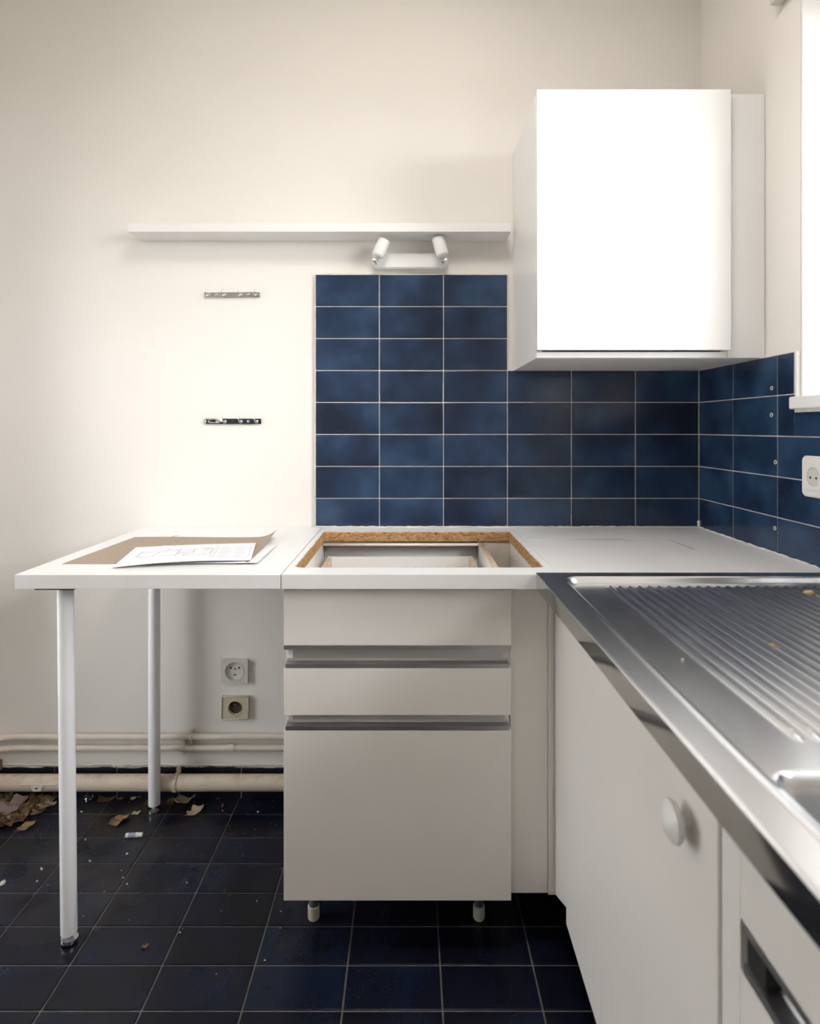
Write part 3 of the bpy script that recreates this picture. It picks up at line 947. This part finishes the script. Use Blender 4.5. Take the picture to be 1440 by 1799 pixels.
for i in range(4): bm_.faces.new((ov[i], ov[(i + 1) % 4], ob_[(i + 1) % 4], ob_[i]))
# thin laminate layer down to 1.5 mm at the hole
il_ = [bm_.verts.new((p_.x, p_.y, zt_ - 0.0014)) for p_ in rag]
for i in range(len(iv)):
    j_ = (i + 1) % len(iv)
    bm_.faces.new((iv[j_], iv[i], il_[i], il_[j_]))
bmesh.ops.recalc_face_normals(bm_, faces=bm_.faces)
mt = MB(); mt.bm.free(); mt.bm = bm_
mt.build('laminate_top', M['worktop'], hb, smooth=False)
ce = MB()
rows_ = []
for d_, zz in ((0.0004, zt_ - 0.0012), (0.0016, zt_ - 0.004), (0.0010, zt_ - 0.015), (0.0012, zb_ + 0.003), (0.0002, zb_)):
    rows_.append([])
    for i, p_ in enumerate(dense):
        t_ = (dense[(i + 1) % len(dense)] - dense[i - 1]).normalized()
        nrm = Vector((-t_.y, t_.x))
        pp = p_ + nrm * (d_ + rq.uniform(-0.0006, 0.0006))
        rows_[-1].append(ce.bm.verts.new((pp.x, pp.y, zz + rq.uniform(-0.0004, 0.0004))))
for a, b in zip(rows_, rows_[1:]):
    for i in range(len(a)):
        j_ = (i + 1) % len(a)
        ce.bm.faces.new((a[i], a[j_], b[j_], b[i]))
ce.build('cut_edge', M['chip'], hb, smooth=False)
rim_ = MB()
for seg in range(0, len(rag)):
    if rq.random() < 0.55:
        a, b = rag[seg], rag[(seg + 1) % len(rag)]
        n2 = Vector((-(b - a).y, (b - a).x)).normalized()
        wv = rq.uniform(0.0008, 0.0030)
        q0, q1 = a - n2 * wv * rq.uniform(0.4, 1), b - n2 * wv
        vv = [rim_.bm.verts.new((c_.x, c_.y, TOP + 0.0003)) for c_ in (a + n2 * 0.0008, b + n2 * 0.0008, q1, q0)]
        rim_.bm.faces.new(vv)
rim_.build('chipped_rim', M['board_edge'], hb, smooth=False)['kind'] = 'stuff'

# corner worktop: L-shaped board and an inset panel with an open seam
cw = empty('corner_worktop', (0.61, 1.55, TOP - TH))
tag(cw, 'white corner worktop with a rectangular inset seam, beside the steel sink', 'worktop')
CWX, SY = 0.3175, 1.2640
MB().prism([(CWX, YT - 0.0005), (CWX, 1.654), (0.722, 1.654), (0.738, SY), (XT - 0.0005, SY), (XT - 0.0005, YT - 0.0005)], 'z', TOP - TH, TOP).build('border_board', M['worktop'], cw, False)
MB().prism([(CWX, 1.6527), (CWX, SY), (0.7369, SY), (0.7208, 1.6527)], 'z', TOP - TH, TOP - 0.0006).build('inset_panel', M['worktop'], cw, False)
sm = MB()
for a, b in (((0.46, 1.6534), (0.60, 1.6534)), ((0.722, 1.648), (0.7275, 1.52))):
    d2 = (Vector(b) - Vector(a)).normalized(); n2 = Vector((-d2.y, d2.x)) * 0.0011
    vv = [sm.bm.verts.new((c_[0], c_[1], TOP + 0.0002)) for c_ in (Vector(a) + n2 * 0.3, Vector(a) - n2 * 0.3, Vector(b) - n2, Vector(b) + n2)]
    sm.bm.faces.new(vv)
sm.build('dirty_seam', M['dark_wood'], cw, False)['kind'] = 'stuff'

# ------------------------------------------------------------------ steel sink
SX0, SX1, SYN = 0.268, XT - 0.001, -0.20
SZ = TOP + 0.0035
sk = empty('steel_sink', (0.58, 0.6, SZ))
tag(sk, 'stainless steel sink with a ribbed drainer set along the right wall', 'sink')


def sstep(a, b, x_):
    t_ = min(1, max(0, (x_ - a) / (b - a)))
    return t_ * t_ * (3 - 2 * t_)


def rr_dist(x_, y_, x0, x1, y0, y1, r):
    cx, cy, hx, hy = (x0 + x1) / 2, (y0 + y1) / 2, (x1 - x0) / 2 - r, (y1 - y0) / 2 - r
    qx, qy = abs(x_ - cx) - hx, abs(y_ - cy) - hy
    return math.hypot(max(qx, 0), max(qy, 0)) + min(max(qx, qy), 0) - r


RID0, RIDP, NR = 0.397, 0.0195, 24


def sink_z(x_, y_):
    d = rr_dist(x_, y_, 0.3125, 0.872, -0.15, 1.222, 0.035)
    z_ = SZ - 0.0105 * (1 - sstep(-0.014, 0.0, d))
    z_ += 0.0015 * math.exp(-((d - 0.002) / 0.003) ** 2)
    # ridges of the drainer
    u = (x_ - RID0) / RIDP
    if -0.5 < u < NR - 0.5:
        ph = abs(u - round(u)) * RIDP
        hgt = 0.0052 * (0.5 + 0.5 * math.cos(min(1, ph / 0.0052) * math.pi))
        hgt *= sstep(0.600, 0.618, y_) * (1 - sstep(1.176, 1.190, y_))
        z_ += hgt
    db = rr_dist(x_, y_, 0.330, 0.820, 0.110, 0.546, 0.022)
    z_ -= 0.110 * (1 - sstep(-0.030, 0.003, db))
    return z_


xs = [SX0 + 0.002 * 0, SX0 + 0.0008, SX0 + 0.002]
x = SX0 + 0.006
while x < 0.300: xs.append(x); x += 0.008
x = 0.3
while x < 0.388: xs.append(x); x += 0.0024
for i in range(NR):
    for q in (-0.0097, -0.0055, -0.0042, -0.003, -0.0018, -0.0006, 0.0006, 0.0018, 0.003, 0.0042, 0.0055):
        xs.append(RID0 + i * RIDP + q)
x = max(xs) + 0.003
while x < SX1: xs.append(x); x += 0.003
xs.append(SX1)
xs = sorted(set(round(q, 5) for q in xs))
ys = []
y = 1.2625
ys += [1.2625, 1.2617, 1.2605]
y = 1.256
while y > 1.165: ys.append(y); y -= 0.0022
while y > 0.625: ys.append(y); y -= 0.018
while y > 0.48: ys.append(y); y -= 0.0026
while y > 0.15: ys.append(y); y -= 0.02
while y > 0.05: ys.append(y); y -= 0.004
while y > SYN: ys.append(y); y -= 0.015
m = MB()
grid = []
for x in xs:
    col = []
    for y in ys:
        z_ = sink_z(x, y)
        ex = min(x - SX0, 1.2625 - y)
        if ex < 0.002: z_ -= 0.002 * (1 - math.sqrt(max(0, 1 - (1 - ex / 0.002) ** 2)))
        col.append(m.bm.verts.new((x, y, z_)))
    grid.append(col)
for i in range(len(xs) - 1):
    for j in range(len(ys) - 1):
        m.bm.faces.new((grid[i][j + 1], grid[i + 1][j + 1], grid[i + 1][j], grid[i][j]))
m.build('drainer_top', M['steel'], sk)
lip = MB()
# turned-down front lip, slightly wavy as pressed sheet is
nl = 60
f0, f1, f2 = [], [], []
for i in range(nl + 1):
    y = 1.2625 + (SYN - 1.2625) * i / nl
    wv = 0.0004 * math.sin(y * 9.0) + 0.0003 * math.sin(y * 23)
    f0.append(lip.bm.verts.new((SX0, y, SZ - 0.0019)))
    f1.append(lip.bm.verts.new((SX0 - 0.0002 + wv, y, SZ - 0.018)))
    f2.append(lip.bm.verts.new((SX0 + 0.0006 + wv, y, SZ - 0.0345)))
g2 = [lip.bm.verts.new((SX0 + 0.010, v_.co.y, SZ - 0.0345)) for v_ in f2]
for i in range(nl):
    for a, b in ((f0, f1), (f1, f2), (f2, g2)):
        lip.bm.faces.new((a[i], a[i + 1], b[i + 1], b[i]))
bmesh.ops.recalc_face_normals(lip.bm, faces=lip.bm.faces)
lip.build('front_lip', M['steel_lip'], sk)
MB().box(SX0 + 0.0006, CWX - 0.001, 1.2520, 1.2555, SZ - 0.0345, SZ - 0.0030).build('end_lip', M['steel_lip'], sk)

# things lying on the drainer
def nut(px, py, r, label, name='nut_shell'):
    zz = SZ - 0.0105
    y = F * (EYE - zz) / (py - VY)
    x = (px - VX) * y / F
    m_ = MB()
    bmesh.ops.create_icosphere(m_.bm, subdivisions=3, radius=r)
    rn = random.Random(px)
    for v_ in m_.bm.verts:
        v_.co = Vector((v_.co.x * 1.25, v_.co.y, v_.co.z * 0.8)) * (1 + 0.06 * math.sin(v_.co.x * 900 + 1) * math.sin(v_.co.y * 800))
        if v_.co.z > r * 0.55: v_.co.z = r * 0.55 - (v_.co.z - r * 0.55) * 1.0
    o = m_.build(name, M['nut'], None, local=True)
    o.location = (x, y, sink_z(x, y) + r * 0.72)
    o.rotation_euler = (0.15, 0.2, rn.uniform(0, 3))
    tag(o, label, 'nut shell')


nut(1420, 1046, 0.0075, 'brown half nut shell lying at the far right of the drainer')
nut(1355, 1136, 0.0036, 'small brown crumb of nut shell in the middle of the drainer ribs')
nut(1199, 1160, 0.0018, 'tiny pale crumb on the left flat of the drainer')

# ------------------------------------------------------------------ papers on the table
def kraft(u, v):
    x_ = -0.794 + 0.012 * v + (0.424 - 0.012 * v) * u
    y_ = 1.3550 + 0.3300 * v
    c_ = max(0, (u - 0.84) / 0.16)
    lift = c_ * c_ * (0.003 + 0.017 * v ** 2)
    x_ -= c_ ** 3 * 0.010 * v
    z_ = TOP + 0.0012 + lift + 0.0006 * math.sin(u * 7) * v
    return (x_, y_, z_)


kb = MB().sheet(kraft, 40, 16, 0.0009).build('kraft_sheet', M['kraft'], None, loc=(-0.58, 1.52, TOP))
tag(kb, 'brown kraft board curling up at one corner, under the printed plans on the table', 'paper')


def paper_sheet(fl, ang, lift, warp, name, label, lines, zoff, seed):
    ca, sa = math.cos(ang), math.sin(ang)

    def f(u, v, dz=0.0):
        lx2, ly2 = 0.297 * u, 0.21 * v
        z_ = TOP + zoff + warp(u, v) + dz
        return Vector((fl[0] + ca * lx2 - sa * ly2, fl[1] + sa * lx2 + ca * ly2, z_))
    o = MB().sheet(lambda u, v: f(u, v), 30, 20, 0.00025).build(name, M['paper'], None, loc=(f(0.5, 0.5).x, f(0.5, 0.5).y, TOP))
    tag(o, label, 'paper')
    for nm, mat, ls in lines:
        m_ = MB()
        for (u0, v0, u1, v1, wd_) in ls:
            du, dv = (u1 - u0) * 0.297, (v1 - v0) * 0.21
            L = math.hypot(du, dv)
            nx, ny = -dv / L * wd_ / 0.297 / 2, du / L * wd_ / 0.21 / 2
            n = max(1, int(L / 0.008))
            prev = None
            for q in range(n + 1):
                a = q / n
                cu, cv = u0 + (u1 - u0) * a, v0 + (v1 - v0) * a
                pr = (m_.bm.verts.new(f(cu + nx, cv + ny, 0.00018)), m_.bm.verts.new(f(cu - nx, cv - ny, 0.00018)))
                if prev: m_.bm.faces.new((prev[0], prev[1], pr[1], pr[0]))
                prev = pr
        m_.build(nm, mat, o)
    return o


def rect(u0, v0, u1, v1, w_): return [(u0, v0, u1, v0, w_), (u1, v0, u1, v1, w_), (u1, v1, u0, v1, w_), (u0, v1, u0, v0, w_)]


plan = rect(0.10, 0.40, 0.40, 0.72, 0.0011) + rect(0.40, 0.34, 0.66, 0.72, 0.0010) + [(0.10, 0.62, 0.40, 0.66, 0.0016), (0.22, 0.40, 0.25, 0.62, 0.0009), (0.40, 0.52, 0.52, 0.52, 0.0012),
        (0.52, 0.52, 0.52, 0.72, 0.0009), (0.58, 0.70, 0.64, 0.70, 0.003), (0.30, 0.72, 0.30, 0.80, 0.0009), (0.12, 0.40, 0.20, 0.30, 0.0008), (0.46, 0.34, 0.46, 0.44, 0.0010)]
rq = random.Random(4)
for _ in range(26):
    a, b = rq.uniform(0.41, 0.64), rq.uniform(0.36, 0.70)
    if rq.random() < 0.5: plan.append((a, b, min(0.66, a + rq.uniform(0.01, 0.04)), b, 0.0008))
    else: plan.append((a, b, a, min(0.72, b + rq.uniform(0.02, 0.08)), 0.0007))
txt = rect(0.70, 0.12, 0.97, 0.90, 0.0007) + rect(0.03, 0.05, 0.68, 0.95, 0.0006)
for q in range(16):
    v0 = 0.18 + q * 0.042
    if q % 5 == 4: continue
    txt.append((0.73, v0, 0.73 + rq.uniform(0.06, 0.10), v0, 0.0010)); txt.append((0.85, v0, 0.85 + rq.uniform(0.05, 0.09), v0, 0.0010))
plan2 = rect(0.05, 0.08, 0.66, 0.93, 0.0006) + rect(0.2, 0.3, 0.6, 0.8, 0.0010) + [(0.2, 0.55, 0.6, 0.55, 0.0009), (0.4, 0.3, 0.4, 0.8, 0.0009)]
txt2 = []
for q in range(17): txt2.append((0.72, 0.12 + q * 0.045, 0.94 - rq.uniform(0, 0.08), 0.12 + q * 0.045, 0.0009))
paper_sheet((-0.645, 1.345), math.radians(1.0), 0, lambda u, v: 0.0010 + 0.0012 * math.sin(u * 3.0) + 0.0025 * max(0, u - 0.8) * 5 * (1 - v) * 0.5, 'plan_sheet',
            'white printed plan, the lower sheet sticking out toward the curled corner', [('printed_plan', M['ink_light'], plan2), ('printed_text', M['ink_light'], txt2)], 0.0015, 2)
paper_sheet((-0.658, 1.308), math.radians(11.5), 0, lambda u, v: 0.0040 + 0.0050 * math.sin(math.pi * min(1, u * 1.05)) * (1 - 0.7 * v) - 0.0030 * (1 - u) * (1 - v), 'plan_sheet',
            'white printed floor plan, the upper sheet reaching nearest the table edge', [('printed_plan', M['ink'], plan), ('printed_text', M['ink_light'], txt)], 0.0022, 1)
# crumbs of plaster on the table behind the kraft sheet
m = MB()
for px, py in ((303, 943), (306, 942.5), (309, 942), (313, 941.5)):
    y = F * (EYE - TOP) / (py - VY)
    m.box((px - VX) * y / F - 0.002, (px - VX) * y / F + 0.002, y - 0.002, y + 0.002, TOP + 0.0002, TOP + 0.0022, 0.0006)
o = m.build('table_crumbs', M['board_edge'], None, loc=(-0.66, 1.69, TOP)); o['kind'] = 'stuff'
tag(o, 'few brown crumbs on the white table behind the kraft board', 'debris')

# ------------------------------------------------------------------ pipes
yp = 1.846
for nm, z_, lab, cx in (('water_pipe', 0.1985, 'cream painted water pipe, the upper of two thin ones along the wall', 336), ('water_pipe', 0.1640, 'cream painted water pipe, the lower of two thin ones along the wall', 323)):
    e = empty(nm, (-0.85, yp, z_)); tag(e, lab, 'pipe', 'thin water pipes')
    pts = [(XL + 0.002, yp - 0.006, z_ - 0.016), (-1.40, yp - 0.006, z_ - 0.015), (-1.31, yp - 0.004, z_ - 0.008), (-1.25, yp - 0.001, z_ - 0.001), (-1.20, yp, z_), (-0.9, yp, z_ - 0.0005), (-0.6, yp, z_), (-0.2745, yp, z_ - 0.0005)]
    # smooth the path
    sp = []
    for a, b in zip(pts, pts[1:]):
        for q in range(4): sp.append(Vector(a).lerp(Vector(b), q / 4))
    sp.append(Vector(pts[-1]))
    for _ in range(2): sp = [sp[0]] + [(sp[i - 1] + sp[i] * 2 + sp[i + 1]) / 4 for i in range(1, len(sp) - 1)] + [sp[-1]]
    MB().tube(sp, 0.0095, 20).build('pipe', M['pipe'], e)
    x_ = (cx - VX) * yp / F
    cl = MB()
    cl.tube([(x_ - 0.004, yp, z_), (x_ + 0.004, yp, z_)], 0.0122, 20)
    for s_ in (-1, 1): cl.lathe([(0, 0.0062), (0.010, 0.0062), (0.013, 0.0045), (0.014, 0.0)], (x_, YB - 0.004, z_ + s_ * 0.0165), (0, -1, 0), 14)
    cl.build('pipe_clip', M['pipe'], e)
    if z_ < 0.18:
        x_ = (406 - VX) * yp / F
        MB().tube([(x_ - 0.011, yp, z_), (x_ + 0.011, yp, z_)], 0.0112, 20).build('coupling', M['pipe'], e)

e = empty('drain_pipe', (-0.85, 1.822, 0.07)); tag(e, 'thick cream drain pipe running low along the wall', 'pipe')
MB().tube([(XL + 0.002, 1.822, 0.0695), (-1.1, 1.822, 0.070), (-0.7, 1.822, 0.070), (-0.2745, 1.822, 0.0700)], 0.0240, 32).build('pipe', M['drain'], e)
x_ = (307 - VX) * 1.81 / F
MB().tube([(x_ - 0.006, 1.822, 0.070), (x_ + 0.006, 1.822, 0.070)], 0.0268, 28).build('clamp', M['drain'], e)
MB().box(x_ - 0.006, x_ + 0.006, 1.835, 1.850, 0.088, 0.108, 0.002).build('clamp', M['drain'], e)
x_ = (66 - VX) * 1.80 / F
cl = MB().prism([(x_ - 0.020, 0.076), (x_ + 0.020, 0.076), (x_ + 0.013, 0.058), (x_ - 0.013, 0.058)], 'y', 1.7935, 1.802)
bmesh.ops.bevel(cl.bm, geom=cl.bm.edges[:], offset=0.002, segments=2, affect='EDGES')
cp2 = cl.build('clip', M['pipe'], e)
MB().lathe([(0, 0.0028), (0.0006, 0.0028)], (x_, 1.7936, 0.069), (0, -1, 0), 12).build('screw_hole', M['black'], cp2)
MB().tube([(x_ - 0.05, 1.7985, 0.0775), (x_ + 0.06, 1.7985, 0.0775)], 0.0024, 10).build('paint_ridge', M['pipe'], e)
# reddish wooden block in the corner at the far left
cb = MB().box(-1.40, -1.270, 1.800, 1.850, 0.0955, 0.128, 0.004).build('wood_block', M['dark_wood'], None, loc=(-1.33, 1.83, 0.0955))
tag(cb, 'worn reddish wooden block resting on the drain pipe at the left edge', 'block')

# ------------------------------------------------------------------ dry leaves and litter
def leaf_mesh(seed, lobes=False):
    rl = random.Random(seed)
    bend, fold, tw = rl.uniform(0.5, 1.6), rl.uniform(0.2, 0.9), rl.uniform(-0.8, 0.8)
    nu, nv = 12, 6

    def f(u, v):
        w_ = math.sin(math.pi * min(1, u ** 0.8)) * (0.34 + 0.10 * (math.sin(u * 15 + seed) if lobes else 0)) + 0.01
        s_ = (v - 0.5) * 2
        x_ = u - 0.5
        y_ = s_ * w_
        z_ = 0.22 * bend * (x_ ** 2) * 2 + fold * 0.6 * (abs(s_) * w_) ** 1.4 + 0.07 * math.sin(u * 9 + s_ * 3 + seed)
        a = tw * x_
        y2, z2 = y_ * math.cos(a) - z_ * math.sin(a), y_ * math.sin(a) + z_ * math.cos(a)
        return (x_, y2, z2)
    m_ = MB().sheet(f, nu, nv)
    # short stalk
    a, b = Vector(f(0.0, 0.5)), Vector(f(0.0, 0.5)) + Vector((-0.16, 0.03, 0.05))
    m_.tube([a, (a + b) / 2 + Vector((0, 0.01, 0)), b], [0.014, 0.010, 0.008], 5)
    zmin = min(v_.co.z for v_ in m_.bm.verts)
    for v_ in m_.bm.verts: v_.co.z -= zmin
    return m_


variants = {}
for mk_ in ('leaf_a', 'leaf_b', 'leaf_c', 'leaf_d'):
    for s_ in range(4):
        variants[(mk_, s_)] = leaf_mesh(s_ * 3 + len(mk_) + ord(mk_[-1]), s_ % 2 == 0).mesh('leaf_blade', M[mk_], None, True)


def leaf(px, py, size, mat, var, rz, label, group=None, lift=0.0, rx=0.0, ry=0.0):
    p_ = floor_pt(px, py)
    o = bpy.data.objects.new('dry_leaf', variants[(mat, var)])
    o.location = (p_.x, p_.y, 0.0006 + lift)
    o.scale = (size, size, size)
    o.rotation_euler = (rx, ry, rz)
    C.objects.link(o)
    return tag(o, label, 'leaf', group)


rl = random.Random(17)
heap = []
for i in range(64):
    while True:
        px, py = rl.uniform(-14, 84), rl.uniform(1403, 1456)
        if py < 1400 + 62 - px * 0.52: break
    near = 1 - abs(px - 18) / 55
    leaf(px, py, rl.uniform(0.032, 0.062), rl.choice(['leaf_a', 'leaf_a', 'leaf_b', 'leaf_b', 'leaf_d']), rl.randrange(4), rl.uniform(0, 6.28),
         'crumpled brown dry leaf in the heap on the floor at the left edge', 'leaves in the heap', lift=max(0, near) * rl.uniform(0, 0.022), rx=rl.uniform(-0.4, 0.4), ry=rl.uniform(-0.4, 0.4))
leaf(22, 1432, 0.085, 'leaf_c', 0, 0.6, 'largest mauve grey leaf lying on top of the leaf heap', lift=0.024, rx=0.25, ry=-0.15)
leaf(16, 1446, 0.055, 'leaf_c', 2, 2.4, 'smaller mauve grey leaf at the front of the leaf heap', lift=0.010, rx=0.2)
singles = [(78, 1408, 0.042, 'leaf_d', 1, 0.5, 'pale tan leaf standing right of the heap under the pipe'),
           (46, 1455, 0.040, 'leaf_a', 3, 0.9, 'tan torn leaf lying alone in front of the heap'),
           (190, 1404, 0.055, 'leaf_b', 0, 1.0, 'long folded brown leaf leaning by the pipe left of the back leg'),
           (211, 1402, 0.030, 'leaf_d', 2, 2.0, 'small pale leaf under the pipe beside the folded leaf'),
           (242, 1402, 0.040, 'leaf_d', 0, 0.1, 'pale pointed leaf under the pipe just left of the back leg'),
           (209, 1445, 0.046, 'leaf_a', 1, 0.7, 'curled tan leaf on the tile in front of the back leg'),
           (260, 1414, 0.036, 'leaf_b', 2, 1.6, 'brown rolled leaf touching the left side of the back leg'),
           (303, 1410, 0.036, 'leaf_b', 1, 1.2, 'brown leaf below the pipe clamp right of the back leg'),
           (325, 1408, 0.050, 'leaf_d', 3, 0.3, 'pale ragged leaf spread out right of the pipe clamp'),
           (343, 1428, 0.046, 'leaf_d', 2, 0.9, 'pale twisted leaf standing up right of the back leg'),
           (239, 1430, 0.022, 'leaf_d', 1, 0.6, 'tiny pale leaf scrap in front of the back leg'),
           (255, 1664, 0.014, 'leaf_b', 0, 0.6, 'tiny reddish leaf scrap alone on the open floor')]
for q in singles: leaf(q[0], q[1], q[2] * 1.2, *q[3:])
# crumbs
m = MB()
rc = random.Random(33)


def crumb(px, py, r):
    p_ = floor_pt(px, py)
    a = rc.uniform(0, 3)
    e0 = Matrix.Translation((p_.x, p_.y, r * 0.35 + 0.0006)) @ Matrix.Rotation(a, 4, 'Z') @ Matrix.Diagonal((1.0, rc.uniform(0.4, 0.9), 0.5, 1))
    bmesh.ops.create_icosphere(m.bm, subdivisions=1, radius=r, matrix=e0)


for px, py, r in ((5, 1554, 0.010), (73, 1528, 0.006), (65, 1549, 0.0035), (158, 1514, 0.0045), (150, 1476, 0.0035), (223, 1501, 0.0040), (328, 1552, 0.0035), (453, 1427, 0.004), (226, 1410, 0.002),
                  (213, 1530, 0.003), (223, 1554, 0.003), (216, 1543, 0.003), (143, 1427, 0.004), (146, 1610, 0.0022), (316, 1639, 0.0022), (451, 1584, 0.0025), (493, 1602, 0.002),
                  (465, 1688, 0.0025), (380, 1712, 0.0015), (183, 1567, 0.002), (493, 1527, 0.002), (492, 1631, 0.002), (463, 1400, 0.004), (391, 1425, 0.003), (84, 1556, 0.0018)):
    crumb(px, py, r)
for i in range(260):
    px = rc.uniform(0, 498) if rc.random() < 0.7 else rc.gauss(180, 90)
    py = 1398 + abs(rc.gauss(0, 75))
    if py > 1700: continue
    crumb(px, py, rc.uniform(0.0004, 0.0012))
o = m.build('floor_crumbs', M['crumb'], None); o['kind'] = 'stuff'
tag(o, 'scatter of pale plaster crumbs on the dark floor under the table', 'debris')
# little tube, twig, wrap, red scrap
p0 = floor_pt(221, 1472); p1 = floor_pt(246, 1470.5)
e = empty('plastic_tube', ((p0.x + p1.x) / 2, p0.y, 0)); tag(e, 'small white plastic tube with a cap lying on the floor tiles', 'tube')
d = (p1 - p0).normalized()
zz = Vector((0, 0, 0.0068))
MB().tube([p0 + zz, p0 + zz + d * 0.034], 0.0062, 16).build('tube', M['plastic'], e)
MB().tube([p0 + zz + d * 0.0344, p0 + zz + d * 0.0455], 0.0058, 16).build('cap', M['lamp'], e)
MB().tube([p0 + zz + d * 0.008, p0 + zz + d * 0.028], 0.00635, 16).build('printed_band', M['ink_light'], e)
p0 = floor_pt(380, 1404.5); p1 = floor_pt(414, 1399)
tw = MB().tube([p0 + Vector((0, 0, 0.002)), p0.lerp(p1, 0.5) + Vector((0, 0, 0.003)), p1 + Vector((0, 0, 0.003))], [0.0010, 0.0014, 0.0016], 6)
tw.tube([p1 + Vector((0, 0, 0.002)), p1 + Vector((0.003, 0, 0.010))], [0.0035, 0.0015], 6)
tag(tw.build('twig', M['leaf_d'], None, loc=(p0.x, p0.y, 0)), 'thin pale twig lying under the pipe near the drawer cabinet', 'twig')
p0 = floor_pt(391, 1417)
rs = MB()
bmesh.ops.create_icosphere(rs.bm, subdivisions=2, radius=0.006, matrix=Matrix.Translation((p0.x, p0.y, 0.004)) @ Matrix.Diagonal((0.55, 1.3, 0.6, 1)))
tag(rs.build('rust_scrap', plain('rust_scrap', (0.30, 0.085, 0.035), 0.8), None, loc=(p0.x, p0.y, 0)), 'small rust red scrap on the floor near the twig', 'scrap')
p0 = floor_pt(155, 1407)
cwm = MB()
bmesh.ops.create_icosphere(cwm.bm, subdivisions=3, radius=0.016)
rw = random.Random(2)
for v_ in cwm.bm.verts:
    v_.co = v_.co * rw.uniform(0.65, 1.1); v_.co.z = v_.co.z * 0.6
o = cwm.build('plastic_wrap', M['wrap'], None, smooth=False); o.location = (p0.x, p0.y, 0.0115)
tag(o, 'crumpled clear plastic wrap on the floor below the drain pipe', 'wrapper')
